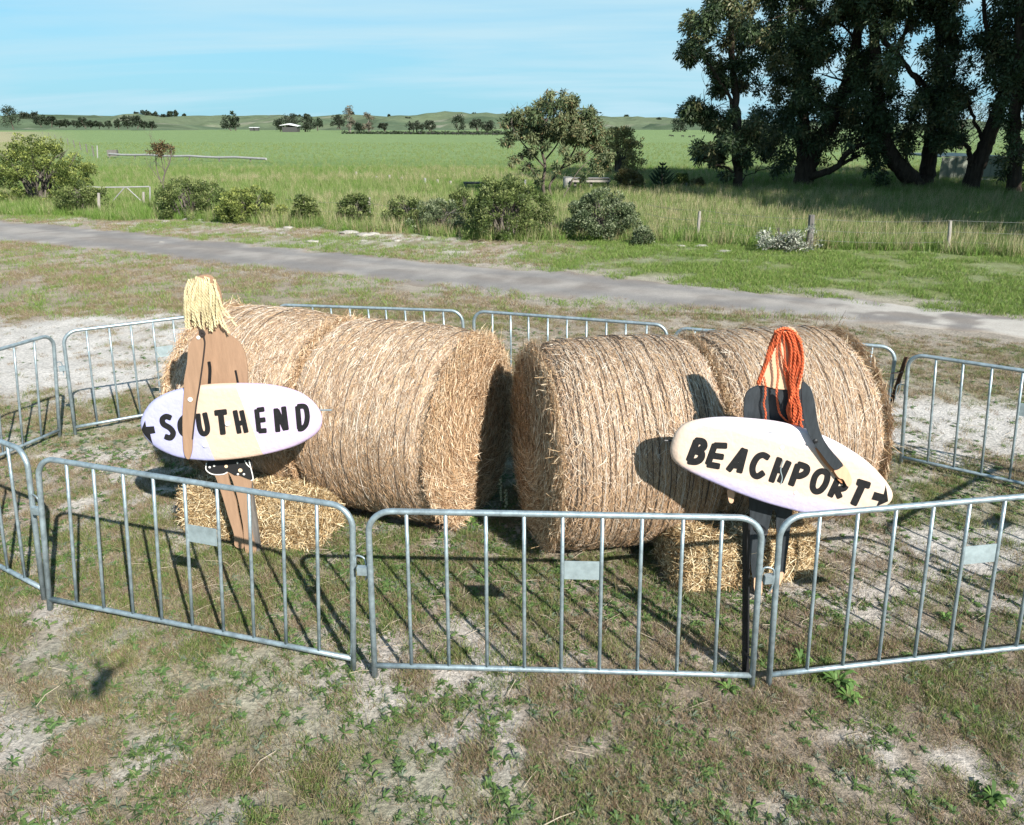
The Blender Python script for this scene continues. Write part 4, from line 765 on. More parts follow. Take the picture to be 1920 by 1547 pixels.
    m_ = r.normal(0, dev, (n, 1)); wild = r.random((n, 1)) < .28; m_ = np.where(wild, r.normal(0, 1.5, (n, 1)), m_); T_ = tan+ax*(m_+r.normal(0, .25, (n, 1))); T_ /= np.linalg.norm(T_, axis=1)[:, None]
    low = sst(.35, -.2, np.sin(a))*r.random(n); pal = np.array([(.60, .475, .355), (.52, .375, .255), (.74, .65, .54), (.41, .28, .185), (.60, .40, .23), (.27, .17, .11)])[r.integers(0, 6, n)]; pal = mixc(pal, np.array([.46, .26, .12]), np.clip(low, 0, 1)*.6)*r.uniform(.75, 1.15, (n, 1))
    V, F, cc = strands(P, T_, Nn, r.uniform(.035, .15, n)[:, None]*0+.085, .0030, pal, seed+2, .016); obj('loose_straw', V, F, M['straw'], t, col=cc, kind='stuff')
    # straw fringe at the rims
    n = 1100; e = r.integers(0, 2, n); a = r.uniform(-.9, 4.1, n); u = np.where(e == 1, .985, .015); P = S(u, a); Nn = np.cos(a)[:, None]*pr+np.sin(a)[:, None]*up; T_ = ax*np.where(e == 1, 1, -1)[:, None]+Nn*r.normal(.1, .5, (n, 1))+r.normal(0, .5, (n, 3)); T_ /= np.linalg.norm(T_, axis=1)[:, None]
    pal = np.array([(.64, .52, .36), (.5, .34, .19)])[r.integers(0, 2, n)]*r.uniform(.8, 1.15, (n, 1)); V, F, cc = strands(P+T_*.03, T_, Nn, .11, .005, pal, seed+3, .02, .5); obj('straw_fringe', V, F, M['straw'], t, col=cc, kind='stuff')
    # net wrap cords
    mb = MB(); mb2 = MB()
    for u0, dark in nets:
        aa = np.linspace(-.8, 4.0, 60); w_ = u0+.008*np.sin(aa*2+u0*40)+np.cumsum(r.normal(0, .0012, 60)); P = S(np.clip(w_, .01, .99), aa, .009+.003*np.sin(aa*9+u0*50))
        (mb if dark else mb2).add(*tube(P, (.0032 if dark else .0024), 4, False))
    if mb.V: mb.build('net_cord', M['netdark'], t)
    if mb2.V: mb2.build('net_cord', M['netpale'], t)
    return t
M['netdark'] = mat('dark_net_cord', (.075, .055, .042), .8); M['netpale'] = mat('pale_net_cord', (.56, .50, .43), .6)
r = np.random.default_rng(2)
thL = math.radians(-23.8); axL = np.array([math.cos(thL), math.sin(thL)]); eL = np.array([-.321, 5.666]); thR = math.radians(12.3); axR = np.array([math.cos(thR), math.sin(thR)]); sR = np.array([.194, 5.322])
BL = 1.215
def netset(k, seed, p, lo=.02, hi=.98):
    r = np.random.default_rng(seed); return [(u+r.normal(0, .006), r.random() < p) for u in np.linspace(lo, hi, k)]
bale(eL-axL*(BL), thL, BL, 'round bale with the big orange end face, right-hand one of the left pair', 41, netset(12, 1, .75), ends=(False, True), side_n=32000, dev=.22)
bale(eL-axL*(2*BL+.03), thL, BL, 'round bale behind the blond figure, left-hand one of the left pair', 42, netset(10, 2, .6, .02, .6), ends=(True, True), side_n=32000, dev=.4)
bale(sR, thR, BL, 'round bale with the shaded end face, left-hand one of the right pair', 43, netset(34, 3, .75), ends=(True, False), side_n=32000, dev=.4)
bale(sR+axR*(BL+.02), thR, BL-.02, 'round bale behind the red-haired figure, right-hand one of the right pair', 44, netset(30, 4, .45), ends=(True, True), side_n=32000, dev=.35)

# small square bales
def small_bale(c, rz, s, label, seed, n=24000):
    r = np.random.default_rng(seed); c = np.array(c, float); sx_, sy_, sz_ = s; R_ = np.array([[math.cos(rz), -math.sin(rz), 0], [math.sin(rz), math.cos(rz), 0], [0, 0, 1]])
    t = empty('square_hay_bale', (c[0], c[1], 0), label, 'hay bale', 'small square hay bales in front')
    m = 22; g = np.linspace(-1, 1, m); V = []; F = []; 
    def surf(p):                         # rounded, lumpy box
        q_ = np.sign(p)*np.abs(p); nrm = (np.abs(p)**7).sum(-1, keepdims=True)**(1/7); q_ = p/nrm
        d = 1+(fbm(p[..., 0]*2+seed, p[..., 1]*2+p[..., 2]*3, 1.5, seed)-.5)[..., None]*.16
        return q_*d*np.array([sx_, sy_, sz_])/2
    for axn in range(3):
        for sg in (-1, 1):
            a, b = np.meshgrid(g, g, indexing='ij'); p = np.zeros((m, m, 3)); o = [k for k in range(3) if k != axn]; p[..., axn] = sg; p[..., o[0]] = a; p[..., o[1]] = b
            base = len(V)*m*m; V.append(surf(p).reshape(-1, 3)); ii = np.arange(m*m).reshape(m, m)+base; f_ = np.stack([ii[:-1, :-1], ii[1:, :-1], ii[1:, 1:], ii[:-1, 1:]], -1).reshape(-1, 4); F.append(f_ if (sg > 0) != (axn == 1) else f_[:, ::-1])
    V = np.concatenate(V)@R_.T+c+[0, 0, sz_/2]; obj('body', V, [np.concatenate(F)], M['hay'], t, smooth=True)
    p = r.uniform(-1, 1, (n, 3)); axn = r.choice([0, 1, 2, 2, 1], n); sg = r.choice([-1., 1.], n); sg[axn == 2] = 1; p[np.arange(n), axn] = sg; P = surf(p)@R_.T+c+[0, 0, sz_/2]
    Nn = np.zeros((n, 3)); Nn[np.arange(n), axn] = sg; Nn = Nn@R_.T; T_ = r.normal(0, 1, (n, 3))*[1, 1, .8]; T_ -= Nn*(T_*Nn).sum(1, keepdims=True)*.75; T_ /= np.linalg.norm(T_, axis=1)[:, None]
    pal = np.array([(.66, .50, .29), (.50, .345, .17), (.80, .68, .46), (.27, .165, .075), (.15, .09, .04)])[r.integers(0, 5, n)]*r.uniform(.75, 1.15, (n, 1)); k = P[:, 2] > .01
    V, F, cc = strands(P[k], T_[k], Nn[k], .10, .0044, pal[k], seed+1, .045, .3); obj('loose_straw', V, F, M['straw'], t, col=cc, kind='stuff')
    return t
small_bale((-1.99, 5.43, 0), rad(-13), (1.16, .48, .37), 'small square bale behind the legs of the blond figure', 51)
small_bale((1.62, 4.85, 0), rad(12), (1.02, .50, .37), 'small square bale behind the legs of the red-haired figure', 52)

# ------------------------------------------------------------------ cut-out figures
def prism(pts2, y0, y1):
    """closed outline (x,z) extruded in y from y0 (front) to y1 (back)"""
    P = np.asarray(pts2, float); area = .5*np.sum(P[:, 0]*np.roll(P[:, 1], -1)-np.roll(P[:, 0], -1)*P[:, 1])
    if area < 0: P = P[::-1]
    n = len(P); tri = np.array(tessellate_polygon([[Vector((a, b, 0)) for a, b in P]]))
    V = np.concatenate([np.c_[P[:, 0], np.full(n, y0), P[:, 1]], np.c_[P[:, 0], np.full(n, y1), P[:, 1]]]); i = np.arange(n); j = (i+1) % n
    return V, [tri, tri[:, ::-1]+n, np.stack([i, i+n, j+n, j], 1)]
def ribbon(path, w_, closed=False):
    """2D stroke -> outline polygon(s) as verts, faces; rounded ends"""
    P = np.asarray(path, float)
    if closed: T_ = np.roll(P, -1, 0)-np.roll(P, 1, 0)
    else: T_ = np.gradient(P, axis=0)
    T_ /= np.linalg.norm(T_, axis=1)[:, None]+1e-9; Nn = np.c_[-T_[:, 1], T_[:, 0]]
    if not closed:
        ws = np.full(len(P), w_/2.)
        a, b = P[0]-T_[0]*w_*.18, P[-1]+T_[-1]*w_*.18; P = np.vstack([a, P, b]); Nn = np.vstack([Nn[0], Nn, Nn[-1]]); ws = np.r_[w_*.36, ws, w_*.36]
    else: ws = np.full(len(P), w_/2.)
    L_, R_ = P+Nn*ws[:, None], P-Nn*ws[:, None]; n = len(P); V = np.vstack([L_, R_]); m = n if closed else n-1; i = np.arange(m); j = (i+1) % n
    return V, np.stack([i, j, j+n, i+n], 1)
class Fig:
    """maps crop pixels -> plane x,z at depth Y"""
    def __init__(s, ox, oy, k, Y): s.ox, s.oy, s.k, s.Y = ox, oy, k, Y
    def xz(s, P, Y=None):
        return np.array([D(s.ox+p[0]/s.k, s.oy+p[1]/s.k, Y or s.Y)[[0, 2]] for p in P])
def make_board(fig, outline, Yc, thick, mat_, parent, name='surfboard'):
    O = fig.xz(smoothloop(outline, 5), Yc-thick/2); c = O.mean(0); c = (O.max(0)+O.min(0))/2
    prof = [(1.0, 0.), (.996, .25), (.985, .5), (.965, .75), (.94, .9), (.90, .97), (.8, 1.), (.6, 1.01), (.35, 1.015), (.12, 1.02)]
    n = len(O); rings = []
    for s, h in prof[::-1]: rings.append(np.c_[c[0]+(O[:, 0]-c[0])*s, np.full(n, Yc-thick/2*h), c[1]+(O[:, 1]-c[1])*s])
    for s, h in prof[1:]: rings.append(np.c_[c[0]+(O[:, 0]-c[0])*s, np.full(n, Yc+thick/2*h), c[1]+(O[:, 1]-c[1])*s])
    m = len(rings); V = np.concatenate(rings); i = np.arange(m-1)[:, None]*n; j = np.arange(n)[None]; k = (j+1) % n
    F = np.stack([i+j, i+n+j, i+n+k, i+k], -1).reshape(-1, 4)
    area = .5*np.sum(O[:, 0]*np.roll(O[:, 1], -1)-np.roll(O[:, 0], -1)*O[:, 1])
    caps = [np.arange(n)[None], (np.arange(n)+(m-1)*n)[::-1][None]]
    if area < 0: F = F[:, ::-1]; caps = [c_[:, ::-1] for c_ in caps]
    o = obj(name, V, [F]+caps, mat_, parent, smooth=True)
    ang = np.arctan2(O[:, 1]-c[1], O[:, 0]-c[0]); so = np.argsort(ang); ang = ang[so]; rad_ = np.hypot(*(O-c).T)[so]
    hs = np.array([p[0] for p in prof][::-1]); hh = np.array([p[1] for p in prof][::-1])
    def front(x, z):
        a = np.arctan2(z-c[1], x-c[0]); R_ = np.interp(a, ang, rad_, period=2*np.pi); s = np.hypot(x-c[0], z-c[1])/R_
        return Yc-thick/2*np.interp(s, hs, hh)
    return o, front
def paint(fig, front, Yf, strokes, w_, parent, m, name='letter', polys=(), lift=.0016):
    if name == 'letter': w_ *= 1.1
    V = []; F = []; n = 0; 
    for i, st in enumerate(strokes):
        closed = st[0] == 'loop'; path = st[1:] if closed else st
        path = smoothloop(path, 8) if closed else (smoothpath(path, 6) if len(path) > 2 else np.array([np.array(path[0])*(1-t_)+np.array(path[1])*t_ for t_ in np.linspace(0, 1, 7)]))
        v, f = ribbon(path, w_, closed); v = fig.xz(v, Yf); y = front(v[:, 0], v[:, 1])-lift-.0005*i; V.append(np.c_[v[:, 0], y, v[:, 1]]); F.append(f+n); n += len(v)
    Fl = [np.concatenate(F)] if F else []
    for i, p in enumerate(polys):
        v = fig.xz(p, Yf); tri = np.array(tessellate_polygon([[Vector((a, b, 0)) for a, b in v]]))
        for _ in range(3 if len(p) < 9 else 0):
            a_, b_, c_ = v[tri[:, 0]], v[tri[:, 1]], v[tri[:, 2]]; m_ = len(tri); v = np.concatenate([a_, b_, c_, (a_+b_)/2, (b_+c_)/2, (c_+a_)/2]); i_ = np.arange(m_)
            tri = np.concatenate([np.stack([i_+x_*m_, i_+y_*m_, i_+z_*m_], 1) for x_, y_, z_ in ((0, 3, 5), (3, 1, 4), (5, 4, 2), (3, 4, 5))])
        tri = tri+n; V.append(np.c_[v[:, 0], front(v[:, 0], v[:, 1])-lift, v[:, 1]]); Fl.append(tri); n += len(v)
    return obj(name, np.concatenate(V), Fl, m, parent)
def braid(P, r0, seed, ply=2, pitch=.045, n=4):
    """two plies twisted round a smooth path"""
    r = np.random.default_rng(seed); S = smoothpath(P, 9); d = np.r_[0, np.cumsum(np.linalg.norm(np.diff(S, axis=0), axis=1))]; k = max(8, int(d[-1]/pitch*5)); t_ = np.linspace(0, d[-1], k)
    C = np.stack([np.interp(t_, d, S[:, i]) for i in range(3)], 1); C += np.stack([np.sin(t_/.045+r.random()*6)*.0035, np.cos(t_/.06)*.002, 0*t_], 1); V = []; F = []; m = 0
    for p in range(ply):
        ph = t_/pitch*2*np.pi+p*2*np.pi/ply; Q = C+np.stack([np.cos(ph)*r0*.95, np.sin(ph)*r0*.95, 0*ph], 1); v, f = tube(Q, r0*.62, n, False); V.append(v); F.append(f[0]+m); m += len(v)
    return np.concatenate(V), [np.concatenate(F)]

def bandmat(name, bands, ang, soft=.004, noise=.05):
    """bands of paint across the board: object-space coordinate turned by ang"""
    m = bpy.data.materials.new(name); m.use_nodes = True; N = m.node_tree.nodes; L = m.node_tree.links; b = N['Principled BSDF']; b.inputs['Roughness'].default_value = .45; b.inputs['Specular IOR Level'].default_value = .35
    tc = N.new('ShaderNodeTexCoord'); sp = N.new('ShaderNodeSeparateXYZ'); L.new(tc.outputs['Object'], sp.inputs[0])
    def mul(a, k): n = nd(N, 'ShaderNodeMath', operation='MULTIPLY'); L.new(a, n.inputs[0]); n.inputs[1].default_value = k; return n.outputs[0]
    def add(a, b_): n = nd(N, 'ShaderNodeMath', operation='ADD'); L.new(a, n.inputs[0]); L.new(b_, n.inputs[1]); return n.outputs[0]
    ns = N.new('ShaderNodeTexNoise'); ns.inputs['Scale'].default_value = 6; ns.inputs['Detail'].default_value = 4; L.new(tc.outputs['Object'], ns.inputs[0])
    v = add(add(mul(sp.outputs[0], math.cos(ang)), mul(sp.outputs[2], math.sin(ang))), mul(ns.outputs[0], noise)); src = None
    for c_, pos in bands:
        if src is None: r_ = N.new('ShaderNodeRGB'); r_.outputs[0].default_value = (*c_, 1); src = r_.outputs[0]; continue
        mr = N.new('ShaderNodeMapRange'); mr.inputs[1].default_value = pos-soft; mr.inputs[2].default_value = pos+soft; L.new(v, mr.inputs[0]); x = nd(N, 'ShaderNodeMix', data_type='RGBA'); L.new(mr.outputs[0], x.inputs[0]); L.new(src, x.inputs[6]); x.inputs[7].default_value = (*c_, 1); src = x.outputs[2]
    L.new(src, b.inputs['Base Color'])
    n2 = N.new('ShaderNodeTexNoise'); n2.inputs['Scale'].default_value = 26; n2.inputs['Detail'].default_value = 3; L.new(tc.outputs['Object'], n2.inputs[0]); bp = N.new('ShaderNodeBump'); bp.inputs['Distance'].default_value = .006; bp.inputs['Strength'].default_value = .8; L.new(n2.outputs[0], bp.inputs['Height']); L.new(bp.outputs[0], b.inputs['Normal'])
    return m
def arm_limb(fig, pts, Y0, th, m, parent, name, sub=4):
    v, f = prism(fig.xz(smoothloop(pts, sub), Y0), Y0-th/2, Y0+th/2); return obj(name, v, f, m, parent)

# ---- blond SOUTHEND figure
FL = Fig(230, 500, 2.762, 5.05); yF = 5.05
tL = empty('surfer_cutout', (*D(460, 1030, yF)[:2], 0), 'tan plywood surfer with blond yarn hair holding the SOUTHEND board', 'cutout sign', 'plywood surfer signs')
body = [(400, 46), (455, 44), (492, 90), (512, 150), (516, 210), (500, 262), (512, 305), (545, 345), (600, 385), (632, 440), (647, 520), (650, 640), (654, 780), (660, 900), (667, 1000), (674, 1095), (668, 1130), (664, 1250), (668, 1350), (684, 1430), (692, 1470), (662, 1502), (640, 1480), (630, 1425), (626, 1350), (616, 1290), (598, 1200), (572, 1110), (548, 1066), (556, 1120), (586, 1200), (600, 1275), (616, 1350), (628, 1420), (626, 1456), (600, 1455), (580, 1438), (578, 1385), (548, 1290), (522, 1200), (484, 1090), (452, 1040), (430, 980), (400, 880), (370, 720), (352, 560), (345, 460), (352, 390), (385, 345), (392, 320), (345, 300), (326, 220), (334, 120), (360, 70)]
arm_limb(FL, body, yF, .014, M['ply'], tL, 'body', 3)
pb = [(440, 1008), (560, 1000), (662, 998), (669, 1040), (680, 1092), (668, 1104), (632, 1092), (604, 1080), (580, 1080), (548, 1062), (520, 1073), (472, 1071), (438, 1050)]
sh = arm_limb(FL, pb, yF-.011, .006, M['shorts'], tL, 'shorts', 2)
plane = lambda Y_: (lambda x, z: np.full(np.shape(x), Y_))
for i, st in enumerate([[(438, 1012), (437, 1048), (470, 1070), (520, 1071), (546, 1060)], [(658, 1000), (668, 1040), (679, 1092), (668, 1103)], [(636, 1000), (648, 1020), (662, 1034)]]):
    paint(FL, plane(yF-.0145), yF, [st], 5, sh, M['whitepaint'], 'painted_trim')
for x, y, rr in [(455, 1034, 6), (478, 1026, 6), (601, 1070, 6), (613, 1050, 11), (632, 1070, 6), (540, 1030, 9), (598, 1012, 5)]:
    P_ = [(x+math.cos(a)*rr, y+math.sin(a)*rr*.9) for a in np.linspace(0, 6.283, 10, endpoint=False)]; paint(FL, plane(yF-.0148), yF, [], 1, sh, M['whitepaint'] if rr < 7 else M['peachspot'], 'painted_spot', [P_])
for st, w_ in [([(450, 492), (455, 540), (449, 640)], 17), ([(587, 536), (594, 570), (606, 640)], 11)]:
    paint(FL, plane(yF-.009), yF, [st], w_, tL, M['ink'], 'painted_line')
obL = [(82, 835), (92, 775), (135, 712), (190, 675), (260, 648), (380, 624), (500, 614), (650, 613), (780, 624), (890, 652), (965, 696), (1010, 748), (1027, 800), (1016, 850), (975, 893), (890, 938), (770, 973), (630, 999), (480, 1013), (380, 1010), (280, 996), (185, 958), (115, 903)]
cL = D(FL.ox+555/FL.k, FL.oy+812/FL.k, 4.95)
x1, x2 = (FL.xz([(395, 800)], 4.91)[0, 0]-tL.location[0]), (FL.xz([(662, 800)], 4.91)[0, 0]-tL.location[0]); zc_ = cL[2]; an = rad(14)
M['boardL'] = bandmat('lavender_peach_lilac_board', [((.37, .37, .58), 0), ((.56, .41, .32), x1*math.cos(an)+zc_*math.sin(an)+.01), ((.50, .40, .56), x2*math.cos(an)+zc_*math.sin(an)+.01)], an, .003, .012)
bL, frL = make_board(FL, obL, 4.945, .075, M['boardL'], tL)
Yb_ = 4.907
LT = [('S', [[(248, 783), (225, 776), (206, 790), (212, 815), (245, 836), (262, 862), (248, 886), (222, 880)]], 27), ('O', [['loop', (322, 778), (350, 800), (355, 830), (342, 865), (318, 868), (300, 845), (298, 805)]], 24), ('U', [[(390, 765), (398, 830), (412, 862), (432, 862), (440, 835), (425, 760)]], 25), ('T', [[(480, 758), (535, 752)], [(508, 762), (520, 865)]], 28),
      ('H', [[(582, 748), (604, 860)], [(616, 748), (640, 856)], [(596, 812), (628, 806)]], 24), ('E', [[(694, 742), (706, 850)], [(700, 742), (730, 738)], [(704, 796), (736, 792)], [(708, 850), (742, 848)]], 24), ('N', [[(794, 738), (804, 852)], [(800, 745), (842, 842)], [(834, 728), (848, 842)]], 25), ('D', [[(906, 726), (916, 838)], [(908, 724), (944, 726), (956, 770), (950, 815), (930, 838), (912, 840)]], 25)]
for nme, st, w_ in LT: paint(FL, frL, Yb_, st, w_, bL, M['ink'])
paint(FL, frL, Yb_, [], 1, bL, M['ink'], 'arrow', [[(90, 853), (116, 797), (121, 829), (162, 826), (170, 862), (143, 867), (155, 922)]])
for x, y in ((427, 925), (350, 688), (543, 815)):
    q0 = D(FL.ox+x/FL.k, FL.oy+y/FL.k, 4.9 if x != 350 else 4.885); mb = MB(); mb.add(*tube([q0+[0, .012, 0], q0+[0, -.006, 0], q0+[0, -.009, 0]], [.017, .015, .006], 12)); mb.build('bolt_head', M['whitepaint'], bL if x != 350 else tL)
armL = [(352, 392), (385, 355), (410, 338), (424, 352), (426, 400), (420, 450), (408, 540), (394, 640), (380, 710), (372, 790), (364, 880), (360, 950), (348, 992), (332, 990), (318, 955), (312, 860), (313, 740), (320, 640), (319, 590), (335, 500), (340, 430)]
aL = arm_limb(FL, armL, 4.893, .013, M['ply'], tL, 'arm', 3)
P_ = [D(FL.ox+x/FL.k, FL.oy+y/FL.k, 4.880) for x, y in [(412, 345), (424, 380), (424, 420), (412, 520), (398, 620), (384, 700), (374, 780), (366, 850), (362, 892)]]; obj('dark_cord', *tube(smoothpath(P_, 4), .0055, 6), M['rope'], tL)
P_ = [D(FL.ox+x/FL.k, FL.oy+y/FL.k, 4.876) for x, y in [(398, 345), (405, 330), (418, 335), (425, 350), (412, 360), (402, 350), (410, 338), (420, 345)]]; obj('cord_knot', *tube(smoothpath(P_, 4), .006, 6), M['rope'], tL)
q0 = D(FL.ox+393/FL.k, FL.oy+367/FL.k, 4.886); obj('bolt_head', *tube([q0+[0, .01, 0], q0+[0, -.006, 0], q0+[0, -.008, 0]], [.013, .012, .005], 10), M['whitepaint'], tL)
# spike behind the board (steel rod) and stake
q0, q1 = D(596, 769, 5.0), D(622, 769, 5.0); obj('rod', *tube([q0-[.3, 0, 0], q1], .006, 6), M['galv'], tL)
obj('stake', *box((D(455, 900, yF)[0]+.03, yF+.035, .55), (.045, .035, 1.4)), M['greypost'], tL)
# blond hair: plaits hanging from the crown
r = np.random.default_rng(19)
def px(x, y, Y_): return D(FL.ox+x/FL.k, FL.oy+y/FL.k, Y_)
for i in range(31):
    u = i/30; lay = i % 3; x0 = 345+u*125+r.normal(0, 8); y0 = 62-14*math.sin(u*math.pi)+r.uniform(0, 45)*(.3+u*.6)
    xe = 322+u*175+r.normal(0, 10); ye = 300+r.uniform(-25, 40)-60*max(0, .25-u)*1.2; xb = 332+u*150+r.normal(0, 8)-18*(1-u)
    yy = yF-.02-.012*lay-.004*r.random()
    pts = [px(x0, y0, yy+.01), px(x0*.55+xb*.45-6*(1-2*u), 130, yy-.012), px(xb, 200, yy-.016), px((xb+xe)/2, 260, yy-.012), px(xe, ye, yy-.008)]
    obj('hair_strand', *braid(pts, r.uniform(.0050, .0066), i), M['blond'], tL, smooth=True)
for pts in ([(480, 110), (505, 180), (522, 235), (545, 262), (575, 265)], [(490, 130), (515, 200), (545, 240), (570, 285), (588, 308)], [(470, 120), (500, 210), (520, 280), (548, 345)], [(455, 100), (488, 200), (505, 290), (530, 322)]):
    obj('hair_strand', *braid([px(x, y, yF-.035-.006*k) for k, (x, y) in enumerate(pts)], .0055, 90), M['blond'], tL, smooth=True)

# ---- red-haired BEACHPORT figure
FR = Fig(1200, 580, 2.7615, 4.50); yR = 4.50
tR = empty('surfer_cutout', (*D(1450, 1110, yR)[:2], 0), 'black wetsuit plywood surfer with long orange-red yarn hair holding the BEACHPORT board', 'cutout sign', 'plywood surfer signs')
suit = [(600, 398), (640, 390), (690, 405), (760, 408), (830, 385), (865, 398), (884, 440), (890, 540), (870, 640), (835, 760), (800, 900), (786, 1050), (778, 1120), (768, 1210), (755, 1300), (746, 1372), (720, 1366), (715, 1250), (704, 1120), (704, 1060), (690, 1036), (681, 1060), (664, 1130), (648, 1210), (634, 1290), (628, 1400), (588, 1400), (574, 1330), (566, 1220), (568, 1100), (566, 1020), (558, 850), (545, 700), (537, 560), (540, 470), (556, 425)]
bdR = arm_limb(FR, suit, yR, .014, M['wetsuit'], tR, 'body', 3)
head = [(740, 97), (790, 96), (815, 125), (828, 200), (832, 300), (836, 400), (800, 415), (755, 414), (700, 410), (640, 394), (608, 388), (630, 325), (652, 240), (680, 155), (705, 115)]
arm_limb(FR, head, yR-.012, .010, M['ply_pale'], tR, 'head', 3)
for f_ in ([(590, 1392), (628, 1392), (632, 1440), (628, 1480), (596, 1476)], [(722, 1362), (748, 1366), (734, 1400), (700, 1458), (676, 1462), (682, 1435), (706, 1400)]):
    arm_limb(FR, f_, yR-.009, .010, M['ply_pale'], tR, 'foot', 2)
obR = [(165, 765), (168, 710), (195, 645), (245, 602), (330, 580), (450, 571), (600, 580), (740, 597), (880, 636), (1000, 683), (1100, 738), (1200, 808), (1270, 880), (1308, 932), (1323, 975), (1306, 1015), (1245, 1050), (1150, 1072), (1010, 1082), (900, 1075), (780, 1047), (640, 1008), (480, 950), (340, 890), (240, 842), (186, 805)]
zR = FR.xz([(745, 830)], 4.35)[0]; lx = zR[0]-tR.location[0]; an = rad(90-14.5)        # bands run along the board
v0 = lx*math.cos(an)+zR[1]*math.sin(an)
M['boardR'] = bandmat('white_peach_lavender_board', [((.42, .38, .56), 0), ((.58, .45, .36), v0-.135), ((.62, .56, .61), v0+.20)], an, .03, .03)
bR, frR = make_board(FR, obR, 4.385, .085, M['boardR'], tR); Yb_ = 4.342
LTR = [('B', [[(293, 682), (255, 782)], [(290, 680), (326, 686), (330, 712), (304, 730), (280, 732)], [(286, 733), (318, 744), (314, 772), (290, 788), (252, 785)]], 33), ('E', [[(387, 702), (352, 800)], [(388, 704), (446, 706)], [(372, 756), (428, 764)], [(352, 802), (408, 812)]], 30), ('A', [[(538, 726), (458, 832)], [(544, 726), (514, 842)], [(484, 806), (522, 812)]], 30), ('C', [[(664, 768), (636, 754), (606, 768), (584, 810), (586, 850), (608, 864), (638, 846)]], 30),
       ('H', [[(722, 772), (680, 890)], [(770, 790), (724, 892)], [(704, 828), (744, 838)]], 30), ('P', [[(818, 806), (782, 908)], [(820, 802), (862, 818), (858, 846), (828, 862), (802, 858)]], 31), ('O', [['loop', (948, 838), (970, 856), (962, 900), (936, 936), (908, 942), (894, 918), (904, 870), (924, 844)]], 29), ('R', [[(1026, 876), (984, 966)], [(1026, 884), (1064, 898), (1056, 926), (1010, 930)], [(1014, 926), (1034, 972)]], 29), ('T', [[(1128, 894), (1186, 912)], [(1152, 908), (1106, 1008)]], 34)]
for nme, st, w_ in LTR: paint(FR, frR, Yb_, st, w_, bR, M['ink'])
paint(FR, frR, Yb_, [], 1, bR, M['ink'], 'arrow', [[(1275, 912), (1287, 996), (1224, 1022), (1236, 994), (1198, 984), (1214, 944), (1262, 958)]])
paint(FR, frR, Yb_, [[(742, 780), (728, 830), (736, 870), (728, 905)]], 5, bR, M['plate'], 'scratch', lift=.003); paint(FR, frR, Yb_, [[(652, 632), (690, 640)]], 3, bR, M['plate'], 'scratch', lift=.003)
for x, y in ((735, 716), (806, 950)):
    q0 = D(FR.ox+x/FR.k, FR.oy+y/FR.k, 4.343); obj('bolt_head', *tube([q0+[0, .012, 0], q0+[0, -.004, 0], q0+[0, -.006, 0]], [.013, .012, .005], 10), M['whitepaint'], bR)
arm_limb(FR, [(905, 715), (935, 742), (975, 800), (1012, 830), (1046, 880), (1046, 900), (1026, 884), (1000, 850), (975, 822), (940, 780)], 4.330, .006, M['ply_edge'], tR, 'hand', 2)  # forearm and hand skin below the sleeve, coloured as if in shadow
hR = arm_limb(FR, [(1040, 796), (1066, 818), (1086, 852), (1096, 888), (1086, 914), (1070, 912), (1052, 880), (1030, 872), (1012, 850), (1006, 830)], 4.318, .010, M['ply_pale'], tR, 'hand', 3)
aR = arm_limb(FR, [(838, 378), (866, 388), (890, 425), (905, 490), (914, 560), (935, 640), (975, 712), (1046, 796), (1040, 816), (1012, 830), (982, 806), (936, 745), (895, 688), (864, 625), (848, 560), (836, 470)], 4.312, .013, M['wetsuit'], tR, 'arm', 3)
q0 = D(FR.ox+908/FR.k, FR.oy+682/FR.k, 4.303); obj('bolt_head', *tube([q0+[0, .012, 0], q0+[0, -.006, 0], q0+[0, -.009, 0]], [.015, .014, .006], 12), M['blackpost'], aR)
arm_limb(FR, [(452, 935), (488, 940), (486, 975), (480, 1000), (464, 1000), (456, 975)], 4.44, .010, M['ply_pale'], tR, 'hand', 2)
q0, q1 = D(1246, 826, 4.42), D(1268, 829, 4.42); obj('rod', *tube([q0, q1+[.3, 0, 0]], .006, 6), M['blackpost'], tR)
obj('stake', *box((D(1445, 900, yR)[0], yR+.035, .5), (.045, .035, 1.3)), M['greypost'], tR)
def pr_(x, y, Y_): return D(FR.ox+x/FR.k, FR.oy+y/FR.k, Y_)
r = np.random.default_rng(23); k_ = 0
HS = []
for i in range(11):        # left side, down to the shoulder
    u = i/10; HS.append([(700+u*45, 125-u*15), (668+u*22, 200+u*5), (645+u*14, 280), (622+u*12, 345), (608+u*10, 388+r.uniform(-8, 6))])
for pts in ([(715, 120), (712, 200), (708, 270), (714, 340), (712, 408), (712, 470), (718, 530), (745, 565), (790, 598)], [(735, 115), (728, 200), (742, 300), (760, 370), (772, 430), (770, 500), (790, 590)], [(650, 395), (652, 440), (640, 490), (648, 540), (646, 582)], [(640, 350), (645, 380), (650, 400)], [(745, 112), (745, 200), (757, 290), (790, 350), (800, 430)]): HS.append(pts)
for i in range(17):        # thick right side, gathered low
    u = i/16; xa_ = 745+u*62; HS.append([(xa_, 112+abs(u-.4)*25), (762+u*72+r.normal(0, 3), 170+r.normal(0, 6)), (770+u*74+r.normal(0, 4), 260), (764+u*70+r.normal(0, 5), 350), (780+u*38+r.normal(0, 6), 430), (772+u*62+r.normal(0, 9), 520), (785+u*40+r.normal(0, 10), 590+r.uniform(-18, 18))])
HS.append([(820, 560), (835, 600), (848, 630), (860, 672)]); HS.append([(812, 540), (845, 575), (850, 545), (838, 500)])
